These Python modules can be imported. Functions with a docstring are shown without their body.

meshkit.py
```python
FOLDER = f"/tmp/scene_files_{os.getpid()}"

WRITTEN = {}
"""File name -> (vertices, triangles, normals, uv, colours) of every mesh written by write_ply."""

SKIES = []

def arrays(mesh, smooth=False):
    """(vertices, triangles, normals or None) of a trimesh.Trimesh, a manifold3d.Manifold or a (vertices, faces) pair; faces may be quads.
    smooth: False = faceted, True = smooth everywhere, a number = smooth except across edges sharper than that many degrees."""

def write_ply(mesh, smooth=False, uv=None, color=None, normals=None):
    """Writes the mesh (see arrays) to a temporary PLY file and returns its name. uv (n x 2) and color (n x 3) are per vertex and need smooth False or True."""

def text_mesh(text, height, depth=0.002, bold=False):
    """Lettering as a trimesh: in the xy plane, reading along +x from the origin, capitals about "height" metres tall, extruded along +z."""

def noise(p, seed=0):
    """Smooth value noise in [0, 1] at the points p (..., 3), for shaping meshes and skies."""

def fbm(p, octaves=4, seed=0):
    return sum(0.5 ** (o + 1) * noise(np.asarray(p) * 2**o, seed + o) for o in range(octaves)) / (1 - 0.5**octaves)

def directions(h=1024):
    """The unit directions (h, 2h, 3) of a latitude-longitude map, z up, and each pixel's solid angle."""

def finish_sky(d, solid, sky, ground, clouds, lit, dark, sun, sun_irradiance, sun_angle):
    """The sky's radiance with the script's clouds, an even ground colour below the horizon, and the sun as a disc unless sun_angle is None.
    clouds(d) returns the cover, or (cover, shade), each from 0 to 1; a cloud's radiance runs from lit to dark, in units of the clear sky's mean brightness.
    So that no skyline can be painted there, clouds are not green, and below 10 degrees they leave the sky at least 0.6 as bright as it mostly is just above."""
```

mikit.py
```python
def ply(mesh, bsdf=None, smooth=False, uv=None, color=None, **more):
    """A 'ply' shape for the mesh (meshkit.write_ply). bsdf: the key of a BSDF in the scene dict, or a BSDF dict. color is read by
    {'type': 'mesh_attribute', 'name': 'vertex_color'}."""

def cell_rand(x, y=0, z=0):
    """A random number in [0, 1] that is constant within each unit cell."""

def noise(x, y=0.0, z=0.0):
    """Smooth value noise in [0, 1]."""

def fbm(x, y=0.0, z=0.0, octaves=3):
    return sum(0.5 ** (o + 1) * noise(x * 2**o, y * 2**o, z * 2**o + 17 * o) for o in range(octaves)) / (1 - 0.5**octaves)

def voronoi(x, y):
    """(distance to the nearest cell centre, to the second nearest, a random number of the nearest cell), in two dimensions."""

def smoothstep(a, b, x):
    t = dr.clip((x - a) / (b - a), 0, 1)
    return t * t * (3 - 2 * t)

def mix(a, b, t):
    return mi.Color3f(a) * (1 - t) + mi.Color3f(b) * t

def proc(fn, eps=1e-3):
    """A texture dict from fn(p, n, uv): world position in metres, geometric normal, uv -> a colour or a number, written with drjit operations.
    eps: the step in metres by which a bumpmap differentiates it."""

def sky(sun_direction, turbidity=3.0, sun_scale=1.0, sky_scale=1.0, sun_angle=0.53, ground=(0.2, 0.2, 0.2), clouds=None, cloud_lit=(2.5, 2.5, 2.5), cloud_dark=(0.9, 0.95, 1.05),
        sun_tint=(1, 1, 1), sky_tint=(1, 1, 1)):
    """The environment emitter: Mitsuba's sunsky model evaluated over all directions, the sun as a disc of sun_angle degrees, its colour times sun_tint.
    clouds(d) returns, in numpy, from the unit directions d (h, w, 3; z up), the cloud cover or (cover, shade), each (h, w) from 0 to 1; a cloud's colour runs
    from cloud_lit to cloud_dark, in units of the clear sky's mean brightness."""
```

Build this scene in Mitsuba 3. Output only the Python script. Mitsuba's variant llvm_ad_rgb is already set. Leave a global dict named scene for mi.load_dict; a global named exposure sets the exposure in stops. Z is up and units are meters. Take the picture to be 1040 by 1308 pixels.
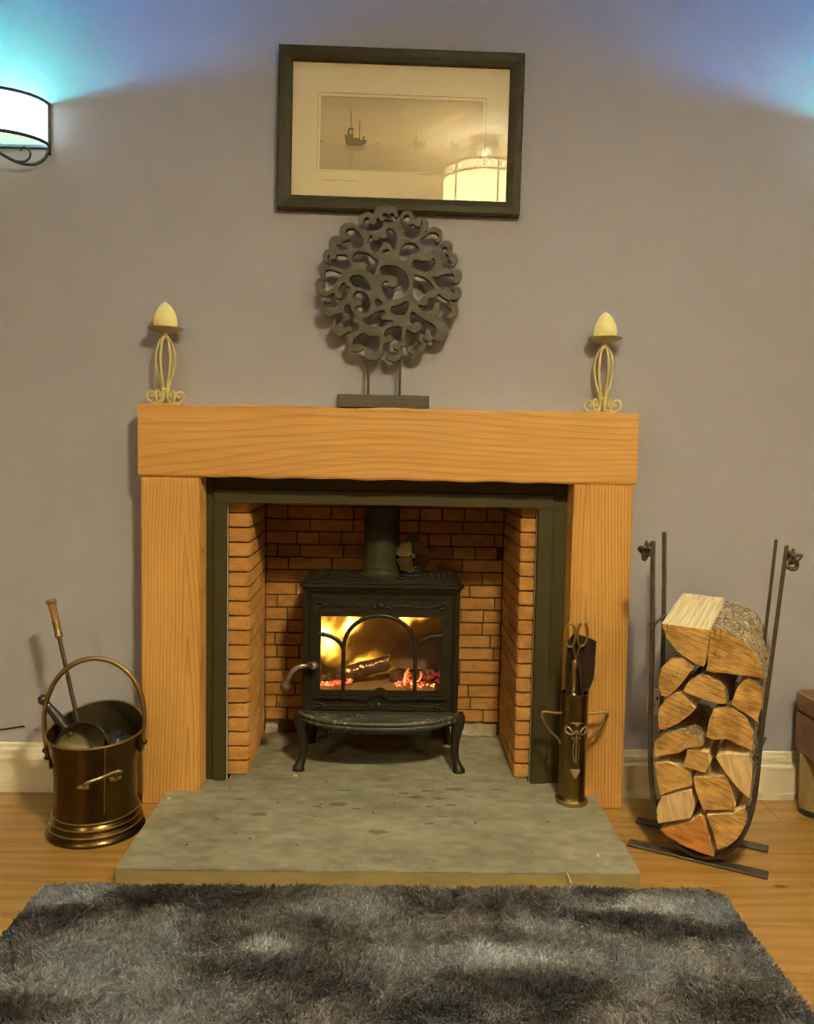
import math, random
import numpy as np, trimesh, shapely, shapely.geometry as sg, shapely.ops
import manifold3d
import drjit as dr
import mitsuba as mi
import mikit, meshkit
from mikit import ply, proc, noise, fbm, voronoi, cell_rand, smoothstep, mix

random.seed(7)
RNG = np.random.default_rng(11)
scene, labels = {}, {}
PI = math.pi
T = mi.ScalarTransform4f

# ---------------------------------------------------------------- camera, light level
exposure = 0.64
CAM = np.array([0.0067, -2.5586, 1.0905])
FWD = np.array([0.02034722, 0.99750637, -0.06757984])
UPV = np.array([-0.01785271, 0.06794556, 0.99752929])
scene['camera'] = {'type': 'perspective', 'fov': 2 * math.degrees(math.atan(520 / 1033.7)), 'fov_axis': 'x', 'near_clip': 0.05,
                   'to_world': T().look_at(origin=CAM.tolist(), target=(CAM + FWD).tolist(), up=UPV.tolist())}
LAMP_SHADE = [6.5, 5.0, 2.4]        # radiance of the lit fabric drum of a ceiling lamp
LAMP_UNDER = [500.0, 442.0, 297.0]   # radiance of the diffuser below it
SCONCE_BULB = [0.0, 1750.0, 5600.0]  # cold lamp inside a wall light
SCONCE_GLASS = [2.8, 4.2, 4.8]
FIRE = 0.42

# ---------------------------------------------------------------- helpers
def key_for(name, parent=None):
    full = name if parent is None else parent + '__' + name
    k, i = full, 0
    used = lambda q: q in scene or q in labels or any(s.startswith(q + '__') for s in scene)
    while used(k):
        i += 1
        k = f'{full}_{i:03d}'
    return k

def obj(name, mesh, bsdf, parent=None, smooth=False, label=None, cat=None, group=None, kind=None, **kw):
    k = key_for(name, parent)
    scene[k] = ply(mesh, bsdf, smooth, **kw)
    d = {}
    if label: d['label'] = label
    if cat: d['category'] = cat
    if group: d['group'] = group
    if kind: d['kind'] = kind
    if d: labels[k] = d
    return k

def thing(name, label, cat, group=None):
    k = key_for(name)
    labels[k] = {'label': label, 'category': cat}
    if group: labels[k]['group'] = group
    return k

def cat(*ms):
    ms = [m for x in ms for m in (x if isinstance(x, (list, tuple)) else [x])]
    return trimesh.util.concatenate(ms)

def box(x0, x1, y0, y1, z0, z1):
    b = trimesh.creation.box((x1 - x0, y1 - y0, z1 - z0))
    b.apply_translation(((x0 + x1) / 2, (y0 + y1) / 2, (z0 + z1) / 2))
    return b

def cbox(x0, x1, y0, y1, z0, z1, c=0.003):
    pts = []
    for sx in (0, 1):
        for sy in (0, 1):
            for sz in (0, 1):
                X, Y, Z = (x0, x1)[sx], (y0, y1)[sy], (z0, z1)[sz]
                dx, dy, dz = (c, -c)[sx], (c, -c)[sy], (c, -c)[sz]
                pts += [(X, Y + dy, Z + dz), (X + dx, Y, Z + dz), (X + dx, Y + dy, Z)]
    return trimesh.convex.convex_hull(np.array(pts))

def tube(path, r, n=10, closed=False, ry=None):
    """round (or elliptic) tube along a path; r a number or one radius per point"""
    P = np.asarray(path, float)
    m = len(P)
    r = np.broadcast_to(np.asarray(r, float), (m,))
    ry = r if ry is None else np.broadcast_to(np.asarray(ry, float), (m,))
    if closed:
        tan = np.roll(P, -1, 0) - np.roll(P, 1, 0)
    else:
        tan = np.gradient(P, axis=0)
    tan /= np.linalg.norm(tan, axis=1, keepdims=True) + 1e-12
    a = np.array([0, 1, 0.0]) if abs(tan[0][1]) < 0.9 else np.array([1.0, 0, 0])
    nrm = a - tan[0] * (a @ tan[0]); nrm /= np.linalg.norm(nrm)
    N = [nrm]
    for i in range(1, m):
        v = N[-1] - tan[i] * (N[-1] @ tan[i]); v /= np.linalg.norm(v) + 1e-12
        N.append(v)
    N = np.array(N)
    if closed:
        b0 = np.cross(tan[0], N[0])
        v = N[-1] - tan[0] * (N[-1] @ tan[0])
        ang = math.atan2(v @ b0, v @ N[0])
        for i in range(m):
            th = -ang * i / (m - 1)
            N[i] = N[i] * math.cos(th) + np.cross(tan[i], N[i]) * math.sin(th)
    B = np.cross(tan, N)
    th = np.linspace(0, 2 * PI, n, endpoint=False)
    V = P[:, None] + (N[:, None] * np.cos(th)[None, :, None]) * r[:, None, None] + (B[:, None] * np.sin(th)[None, :, None]) * ry[:, None, None]
    V = V.reshape(-1, 3)
    F = []
    for i in range(m if closed else m - 1):
        j = (i + 1) % m
        for k in range(n):
            k2 = (k + 1) % n
            F += [(i * n + k, j * n + k, j * n + k2), (i * n + k, j * n + k2, i * n + k2)]
    if not closed:
        c0, c1 = len(V), len(V) + 1
        V = np.vstack([V, P[0], P[-1]])
        for k in range(n):
            k2 = (k + 1) % n
            F += [(c0, k, k2), (c1, (m - 1) * n + k2, (m - 1) * n + k)]
    F = np.array(F)[:, ::-1]
    t = trimesh.Trimesh(V, F, process=False)
    if t.volume < 0: t.invert()
    return t

def spline(pts, n=40, closed=False):
    from scipy.interpolate import CubicSpline
    P = np.asarray(pts, float)
    if closed: P = np.vstack([P, P[:1]])
    d = np.concatenate([[0], np.cumsum(np.linalg.norm(np.diff(P, axis=0), axis=1))])
    s = CubicSpline(d, P, bc_type='periodic' if closed else 'natural')
    return s(np.linspace(0, d[-1], n, endpoint=not closed))

def lathe(profile, n=40, at=(0, 0, 0)):
    P = np.asarray(profile, float)
    th = np.linspace(0, 2 * PI, n, endpoint=False)
    V = np.stack([P[:, 0, None] * np.cos(th), P[:, 0, None] * np.sin(th), np.broadcast_to(P[:, 1, None], (len(P), n))], -1).reshape(-1, 3)
    F = []
    for i in range(len(P) - 1):
        for k in range(n):
            k2 = (k + 1) % n
            F += [(i * n + k, i * n + k2, (i + 1) * n + k2), (i * n + k, (i + 1) * n + k2, (i + 1) * n + k)]
    t = trimesh.Trimesh(V, np.array(F), process=False)
    t.apply_translation(at)
    return t

def solid_lathe(profile, n=40, at=(0, 0, 0)):
    P = [(1e-5, profile[0][1])] + list(profile) + [(1e-5, profile[-1][1])]
    return lathe(P, n, at)

def ball(c, r, sub=2, scale=(1, 1, 1)):
    s = trimesh.creation.icosphere(sub, r)
    s.apply_scale(scale); s.apply_translation(c)
    return s

def extrude_xz(poly, y0, y1):
    """shapely polygon in (x, z) made solid from y0 to y1"""
    out = []
    for g in getattr(poly, 'geoms', [poly]):
        m = trimesh.creation.extrude_polygon(g, y1 - y0, engine='earcut')
        v = m.vertices
        m = trimesh.Trimesh(np.stack([v[:, 0], y1 - v[:, 2], v[:, 1]], -1), m.faces, process=False)
        if m.volume < 0: m.invert()
        out.append(m)
    return cat(out)

def extrude_xy(poly, z0, z1):
    m = trimesh.creation.extrude_polygon(poly, z1 - z0, engine='earcut')
    m.apply_translation((0, 0, z0))
    return m

def between(a, b, r, n=10):
    return tube(np.linspace(a, b, 3), r, n)

def rotz(m, deg, c):
    m.apply_transform(trimesh.transformations.rotation_matrix(math.radians(deg), (0, 0, 1), c))
    return m

# ---------------------------------------------------------------- materials
def rgb(*c): return {'type': 'rgb', 'value': list(c)}
def plastic(key, color, rough=0.5, spec=0.5, bump=None, scale=0.001, **kw):
    b = {'type': 'principled', 'base_color': color if isinstance(color, dict) else rgb(*color), 'roughness': rough, 'specular': spec, **kw}
    if bump: b = {'type': 'bumpmap', 'arbitrary': bump, 'scale': scale, 'bsdf': b}
    scene[key] = {'type': 'twosided', 'bsdf': b}
    return key

def wall_color(p, n, uv):
    t = fbm(p.x * 5, p.z * 5, p.y * 5, 3)
    return mix((0.356, 0.336, 0.336), (0.382, 0.361, 0.361), t)
M_WALL = plastic('mat_wall', proc(wall_color), 0.75, 0.25, proc(lambda p, n, uv: fbm(p.x * 60, p.z * 60, p.y * 60, 2) + 0.6 * fbm(p.x * 9, p.z * 9, p.y * 9, 2)), 0.0006)
M_CEIL = plastic('mat_ceiling', (0.72, 0.61, 0.36), 0.9, 0.1)
M_WHITE = plastic('mat_white_paint', (0.92, 0.84, 0.58), 0.35, 0.5)
M_FASCIA = plastic('mat_fascia', (0.040, 0.031, 0.011), 0.55, 0.15)
M_SOOT = plastic('mat_soot', (0.012, 0.01, 0.008), 0.9, 0.1)

def oak_color(a, b, c, seed, lines=30.0, depth=0.26):
    """a along the grain, b across the face, c depth"""
    w = fbm(a * 0.75 + seed, b * 3.0, c * 3, 2)
    w2 = fbm(a * 2.0 + seed, b * 14, c * 9, 2)
    if lines > 40:                            # flat-sawn post: arched grain beside straight grain
        d = dr.sqrt(dr.square(b - dr.select(b < 0, -0.615, 0.612) + 0.02 * (fbm(a * 2 + seed, 3, 1, 2) - 0.5)) + 0.010 ** 2)
        ph = d * lines + a * 3.2 + 7 * w + 1.3 * w2
    else:
        ph = b * lines + 16 * w + 1.6 * w2
    ring = ph - dr.floor(ph)
    late = smoothstep(0.45, 0.95, ring) * smoothstep(1.0, 0.96, ring)
    fine = fbm(a * 5 + seed, b * 190, c * 190, 3)
    broad = fbm(a * 0.9 + seed + 4, b * 6, c * 4, 2)
    t = dr.clip(0.78 - depth * late * (0.35 + fbm(a * 1.5 + 9, b * 5 + seed, c * 4, 2)) + 0.55 * (fine - 0.5) + 0.35 * (broad - 0.5), 0, 1)
    return mix((0.43, 0.170, 0.026), (0.72, 0.385, 0.100), t)
M_OAK_X = plastic('mat_oak_beam', proc(lambda p, n, uv: oak_color(p.x, p.z, p.y, 3.0)), 0.42, 0.4, proc(lambda p, n, uv: fbm(p.x * 8, p.z * 160, p.y * 160, 2)), 0.0004)
M_OAK_Z = plastic('mat_oak_post', proc(lambda p, n, uv: oak_color(p.z, p.x, p.y, 11.0, 95.0, 0.50)), 0.42, 0.4, proc(lambda p, n, uv: fbm(p.z * 8, p.x * 160, p.y * 160, 2)), 0.0004)

def floor_color(p, n, uv):
    row = dr.floor((p.y + 6.0) / 0.182)
    k = cell_rand(row, dr.floor((p.x + 0.61 * row) / 1.22))
    s = k * 40
    fine = fbm(p.x * 5 + s, p.y * 120, s, 3)
    w = dr.sin(p.y * 120 + 14 * fbm(p.x * 1.2 + s, p.y * 9 + s, 0, 2))
    t = dr.clip(0.55 * fine + 0.25 * k + 0.12 * w + 0.1, 0, 1)
    knot = smoothstep(0.03, 0.008, voronoi(p.x * 1.1 + s, p.y * 2.2)[0])
    return mix((0.165, 0.076, 0.013), (0.355, 0.190, 0.050), t) * (1 - 0.6 * knot)
M_FLOOR = plastic('mat_floor', proc(floor_color), 0.3, 0.45, proc(lambda p, n, uv: fbm(p.x * 8, p.y * 150, 0, 2)), 0.0003)

HEARTH_SPOTS = [(-0.014, -0.365, .030, .016), (-0.135, -0.184, .035, .018), (-0.197, -0.202, .02, .007), (-0.195, -0.271, .012, .006), (-0.122, -0.087, .022, .007), (-0.08, -0.216, .018, .006),
                (0.223, -0.065, .035, .014), (0.174, -0.137, .03, .011), (0.136, -0.08, .024, .009), (0.097, -0.128, .03, .010), (0.138, -0.194, .02, .008), (0.202, -0.181, .022, .009), (0.174, -0.262, .009, .006),
                (0.133, -0.309, .016, .006), (0.355, -0.062, .018, .006), (0.353, -0.115, .016, .005), (-0.427, -0.158, .02, .008), (-0.481, -0.287, .010, .006), (-0.407, -0.383, .010, .006), (-0.363, -0.259, .030, .014), (0.478, -0.291, .008, .005), (0.401, -0.474, .007, .005), (0.06, -0.10, .024, .009), (0.27, -0.12, .02, .007)]
def hearth_color(p, n, uv):
    a = fbm(p.x * 4, p.y * 6, 0, 4)
    b = fbm(p.x * 24 + 7, p.y * 40, 0, 3)
    col = mix((0.140, 0.126, 0.076), (0.280, 0.258, 0.165), dr.clip(1.8 * (0.55 * a + 0.45 * b) - 0.4, 0, 1))
    dirt = mi.Float(0)
    wx, wy = (fbm(p.x * 60, p.y * 60, 3, 2) - 0.5) * 0.02, (fbm(p.x * 60 + 5, p.y * 60, 9, 2) - 0.5) * 0.012
    for x, y, rx, ry in HEARTH_SPOTS:
        d = dr.sqrt(dr.square((p.x + wx - x) / rx) + dr.square((p.y + wy - y) / ry))
        dirt = dr.maximum(dirt, smoothstep(1.05, 0.6, d))
    speck = smoothstep(0.72, 0.84, fbm(p.x * 110, p.y * 150, 0, 2)) * smoothstep(0.5, 0.66, fbm(p.x * 5 + 3, p.y * 7, 0, 2))
    col = col * (1 - 0.45 * dirt) * (1 - 0.25 * speck)
    return col
M_HEARTH = plastic('mat_hearth', proc(hearth_color), 0.62, 0.35, proc(lambda p, n, uv: fbm(p.x * 40, p.y * 60, p.z * 40, 3)), 0.0012)
M_HEARTH_EDGE = plastic('mat_hearth_side', proc(lambda p, n, uv: mix((0.20, 0.14, 0.045), (0.31, 0.23, 0.085), fbm(p.x * 22 + 3, p.z * 50 + p.x * 7, p.y * 22, 3))), 0.8, 0.2)

def brick_variant(i, lo, hi):
    f = lambda p, n, uv: mix(lo, hi, dr.clip(1.4 * fbm(p.x * 30 + i, p.y * 30, p.z * 45, 3) - 0.2, 0, 1)) * (1 - 0.22 * smoothstep(0.80, 0.88, noise(p.x * 160 + i, p.y * 160, p.z * 160)))
    return plastic(f'mat_brick_{i}', proc(f), 0.85, 0.2)
M_BRICK = [brick_variant(0, (0.36, 0.158, 0.038), (0.51, 0.245, 0.064)), brick_variant(1, (0.41, 0.180, 0.044), (0.56, 0.282, 0.076)), brick_variant(2, (0.32, 0.130, 0.032), (0.46, 0.21, 0.053))]
M_MORTAR = plastic('mat_mortar', proc(lambda p, n, uv: mix((0.07, 0.036, 0.016), (0.13, 0.07, 0.03), fbm(p.x * 40, p.y * 40, p.z * 40, 2))), 0.95, 0.1)
M_LIME = plastic('mat_lime', proc(lambda p, n, uv: mix((0.45, 0.36, 0.22), (0.66, 0.58, 0.42), fbm(p.x * 50, p.y * 50, p.z * 50, 3))), 0.95, 0.1)

M_IRON = plastic('mat_cast_iron', proc(lambda p, n, uv: mix((0.011, 0.0085, 0.0042), (0.018, 0.0145, 0.0075), fbm(p.x * 50, p.y * 50, p.z * 50, 2))), 0.36, 0.25, proc(lambda p, n, uv: fbm(p.x * 350, p.y * 350, p.z * 350, 2)), 0.0002)
M_LIP = plastic('mat_worn_iron', proc(lambda p, n, uv: mix((0.030, 0.026, 0.018), (0.085, 0.074, 0.052), dr.clip(fbm(p.x * 9, p.y * 40, p.z * 20, 3) * 1.6 - 0.35, 0, 1)) + mi.Color3f(0.22, 0.2, 0.16) * smoothstep(0.70, 0.78, fbm(p.x * 120, p.y * 160, 1, 2)) * smoothstep(0.55, 0.7, noise(p.x * 9 + 2, p.y * 12))), 0.36, 0.45)
M_FLUE = plastic('mat_flue', proc(lambda p, n, uv: mix((0.022, 0.018, 0.007), (0.042, 0.034, 0.014), fbm(p.x * 10, p.y * 10, p.z * 5, 3))), 0.6, 0.2)
M_BLACK = plastic('mat_black_metal', (0.018, 0.017, 0.015), 0.35, 0.5)
M_ROD = plastic('mat_forged_iron', proc(lambda p, n, uv: mix((0.05, 0.038, 0.024), (0.10, 0.078, 0.052), fbm(p.x * 60, p.y * 60, p.z * 60, 2))), 0.38, 0.6, metallic=0.6)
def metal(key, c, rough, **kw): return plastic(key, c, rough, 0.5, metallic=1.0, **kw)
M_BRASS_OLD = metal('mat_aged_brass', proc(lambda p, n, uv: mix((0.115, 0.070, 0.016), (0.235, 0.155, 0.045), fbm(p.x * 9, p.y * 9, p.z * 5, 3))), 0.3)
M_SCUTTLE = metal('mat_scuttle_brass', proc(lambda p, n, uv: mix((0.065, 0.037, 0.010), (0.15, 0.090, 0.030), fbm(p.x * 7, p.y * 7, p.z * 4, 3))), 0.27)
M_SCUTTLE_IN = plastic('mat_scuttle_inside', (0.028, 0.018, 0.006), 0.6, 0.3, metallic=0.5)
M_BRASS = metal('mat_brass', (0.62, 0.45, 0.18), 0.25)
M_BRASS_DULL = metal('mat_dull_brass', (0.42, 0.29, 0.11), 0.35)
M_NICKEL = metal('mat_nickel', (0.62, 0.56, 0.46), 0.2)
M_CREAM_METAL = plastic('mat_cream_wire', proc(lambda p, n, uv: mix((0.60, 0.47, 0.13), (0.86, 0.74, 0.30), fbm(p.x * 90, p.y * 90, p.z * 60, 2))), 0.4, 0.5)
M_PLATE = plastic('mat_candle_plate', (0.30, 0.24, 0.11), 0.42, 0.5, metallic=0.4)
M_WAX = plastic('mat_wax', (0.95, 0.81, 0.30), 0.45, 0.4)
M_CARVED = plastic('mat_carved_wood', proc(lambda p, n, uv: mix((0.029, 0.021, 0.009), (0.068, 0.049, 0.023), fbm(p.x * 30, p.y * 60, p.z * 140, 3))), 0.6, 0.35)
M_FRAME = plastic('mat_frame', proc(lambda p, n, uv: mix((0.020, 0.015, 0.005), (0.040, 0.031, 0.011), fbm(p.x * 25, p.y * 60, p.z * 25, 3))), 0.5, 0.14)
M_MAT = plastic('mat_mount_card', (0.80, 0.68, 0.41), 0.9, 0.1)
M_BEVEL = plastic('mat_mount_bevel', (0.86, 0.80, 0.62), 0.9, 0.1)
scene['mat_pane'] = {'type': 'thindielectric', 'int_ior': 1.52}
M_LEATHER = plastic('mat_leather', proc(lambda p, n, uv: mix((0.11, 0.042, 0.012), (0.17, 0.068, 0.02), fbm(p.x * 30, p.y * 30, p.z * 30, 3))), 0.42, 0.5, proc(lambda p, n, uv: fbm(p.x * 200, p.y * 200, p.z * 200, 2)), 0.0006)
M_LEG = plastic('mat_stool_leg', proc(lambda p, n, uv: mix((0.20, 0.125, 0.04), (0.30, 0.20, 0.07), fbm(p.x * 120, p.y * 120, p.z * 8, 2))), 0.35, 0.5)
M_COAL = plastic('mat_coal', (0.012, 0.012, 0.011), 0.4, 0.3)
M_SHOVEL = plastic('mat_shovel_iron', (0.016, 0.0085, 0.0035), 0.5, 0.2)
M_SOCKET = plastic('mat_socket', (0.70, 0.66, 0.56), 0.35, 0.5)
M_FIREBRICK = plastic('mat_firebrick', proc(lambda p, n, uv: mix((0.16, 0.09, 0.035), (0.30, 0.17, 0.06), fbm(p.x * 16, p.y * 16, p.z * 16, 3))), 0.95, 0.1)

def end_grain(p, n, uv):
    r = dr.sqrt(uv.x * uv.x + uv.y * uv.y) + 0.006 * fbm(uv.x * 40, uv.y * 40, 2, 2)
    ring = dr.sin(r * 1150 + 5 * noise(uv.x * 30, uv.y * 30))
    saw = fbm(uv.x * 60 + uv.y * 260, uv.y * 30 - uv.x * 40, 1, 2)
    blot = fbm(p.x * 24, p.z * 24, p.y * 3, 3)
    t = dr.clip(0.45 + 0.12 * ring + 0.9 * (saw - 0.5) + 1.5 * (blot - 0.5), 0, 1)
    col = mix((0.21, 0.085, 0.014), (0.62, 0.365, 0.105), t)
    crack = smoothstep(0.014, 0.004, dr.abs(fbm(uv.x * 22 + p.z * 3, uv.y * 22, 5, 2) - 0.5)) * smoothstep(0.55, 0.7, noise(uv.x * 25 + 3, uv.y * 25))
    return col * (1 - 0.6 * crack)
M_END = plastic('mat_log_end', proc(end_grain), 0.75, 0.2)
M_END_RED = plastic('mat_log_end_red', proc(lambda p, n, uv: mix((0.20, 0.055, 0.010), (0.52, 0.21, 0.045), dr.clip(1.5 * fbm(p.x * 30 + p.z * 90, p.z * 18 - p.x * 20, p.y * 5, 3) - 0.25, 0, 1))), 0.65, 0.3)
M_SPLIT = plastic('mat_split_wood', proc(lambda p, n, uv: mix((0.58, 0.42, 0.20), (0.82, 0.68, 0.40), dr.clip(1.5 * fbm(uv.x * 200, uv.y * 12, 1, 3) - 0.25, 0, 1))), 0.75, 0.2)
def bark_color(p, n, uv):
    d1, d2, k = voronoi(uv.x * 70 + 2 * noise(uv.x * 90, uv.y * 60), uv.y * 38)
    edge = smoothstep(0.25, 0.02, d2 - d1)
    return mix(mix((0.26, 0.19, 0.11), (0.46, 0.37, 0.20), k), mi.Color3f(0.07, 0.045, 0.03), edge)
M_BARK = plastic('mat_bark', proc(bark_color), 0.9, 0.15)

# ---------------------------------------------------------------- room shell
CEIL, XL, XR, YB = 2.9, -2.7, 3.1, -4.7
def structure(name, mesh, m, parent=None, smooth=False): return obj(name, mesh, m, parent, smooth, kind=None if parent else 'structure')
wall_poly = sg.box(XL, 0.0, XR, CEIL).difference(sg.box(-0.508, -0.1, 0.474, 0.94))
structure('wall_back', extrude_xz(wall_poly, 0.0, 0.02), M_WALL)
M_FARWALL = plastic('mat_far_wall', (0.17, 0.15, 0.13), 0.8, 0.2)
structure('wall_left', box(XL - .1, XL, YB, 0.02, 0, CEIL), M_FARWALL)
structure('wall_right', box(XR, XR + .1, YB, 0.02, 0, CEIL), M_FARWALL)
structure('wall_front', box(XL, XR, YB - .1, YB, 0, CEIL), M_FARWALL)
structure('ceiling', box(XL, XR, YB, 0.02, CEIL, CEIL + .1), M_CEIL)
FL = structure('floor', box(XL, XR, YB, 0.6, -0.06, -0.0135), M_MORTAR)
row = 0
PW, PLN = 0.182, 1.22
for r in range(int(-YB / PW) + 2):
    rr = r + int((6.0 + YB) / PW) - 0
    y0 = rr * PW - 6.0
    y1 = y0 + PW
    if y1 <= YB or y0 >= 0: continue
    y0c, y1c = max(y0, YB), min(y1, 0.0)
    x = -0.61 * rr
    x += math.ceil((XL - x) / PLN - 1) * PLN
    while x < XR:
        a, b = max(x, XL), min(x + PLN, XR)
        if b - a > 0.01:
            obj('plank', cbox(a + .0006, b - .0006, y0c + .0006, y1c - .0006, -0.0135, 0.0, 0.0012), M_FLOOR, FL)
        x += PLN
def baseboard(x0, x1):
    prof = [(0, 0), (-.018, 0), (-.018, .022), (-.0165, .026), (-.0165, .098), (-.0185, .103), (-.0185, .110), (-.013, .116), (-.0125, .124), (-.0145, .128), (-.0145, .138), (-.009, .144), (-.007, .153), (-.004, .157), (0, .157)]
    p = sg.Polygon(prof)
    m = trimesh.creation.extrude_polygon(p, x1 - x0, engine='earcut')
    v = m.vertices
    m = trimesh.Trimesh(np.stack([x0 + v[:, 2], v[:, 0], v[:, 1]], -1), m.faces, process=False)
    if m.volume < 0: m.invert()
    return m
structure('baseboard_left', baseboard(XL, -0.752), M_WHITE)
structure('baseboard_right', baseboard(0.752, XR), M_WHITE)

# ---------------------------------------------------------------- fireplace surround
SUR = thing('fireplace_surround', 'honey oak fireplace surround with thick beam mantel and two wide posts', 'fireplace surround')
def beam():
    n = 90
    xs = np.linspace(-0.756, 0.756, n)
    V = []
    for x in xs:
        inside = 1.0 if -0.57 < x < 0.57 else 0.0
        wv = 0.0015 * (math.sin(x * 41 + 1) + 0.6 * math.sin(x * 23)) * inside
        wt = 0.0015 * (math.sin(x * 13) + math.sin(x * 29 + 2))
        zb, zt, yf = 1.0195 + wv, 1.2375 + wt, -0.104 + 0.001 * math.sin(x * 11)
        e = 0.006
        V.append([(x, yf + e, zb), (x, yf, zb + e), (x, yf, zt - e), (x, yf + e * .4, zt - e * .3), (x, yf + e, zt), (x, -0.0005, 1.2375), (x, -0.0005, 1.0195)])
    V = np.array(V); k = V.shape[1]
    F = []
    for i in range(n - 1):
        for j in range(k):
            j2 = (j + 1) % k
            F += [(i * k + j, i * k + j2, (i + 1) * k + j2), (i * k + j, (i + 1) * k + j2, (i + 1) * k + j)]
    for j in range(1, k - 1):
        F += [(0, j + 1, j), ((n - 1) * k, (n - 1) * k + j, (n - 1) * k + j + 1)]
    m = trimesh.Trimesh(V.reshape(-1, 3), np.array(F), process=False)
    if m.volume < 0: m.invert()
    return m
obj('mantel_beam', beam(), M_OAK_X, SUR, 40)
obj('post', cbox(-0.75, -0.572, -0.097, -0.0005, 0.0, 1.0190, 0.004), M_OAK_Z, SUR)
obj('post', cbox(0.566, 0.75, -0.097, -0.0005, 0.0, 1.0190, 0.004), M_OAK_Z, SUR)

FAS = thing('fascia_frame', 'dark olive painted inner frame lining the opening inside the oak surround', 'fireplace fascia')
def fascia_panel(x0, x1, z0, z1, y): return cbox(x0, x1, y, -0.0005, z0, z1, 0.002)
obj('side_panel', fascia_panel(-0.5485, -0.508, 0.0462, 0.937, -0.020), M_FASCIA, FAS)
obj('side_panel', fascia_panel(0.474, 0.5225, 0.0462, 0.937, -0.020), M_FASCIA, FAS)
obj('head_panel', fascia_panel(-0.5485, 0.5225, 0.937, 0.9795, -0.020), M_FASCIA, FAS)
obj('outer_strip', fascia_panel(-0.5715, -0.549, 0.0462, 1.0185, -0.012), M_FASCIA, FAS)
obj('outer_strip', fascia_panel(0.523, 0.5655, 0.0462, 1.0185, -0.012), M_FASCIA, FAS)
obj('head_strip', fascia_panel(-0.5485, 0.5225, 0.98, 1.0185, -0.012), M_FASCIA, FAS)

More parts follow.
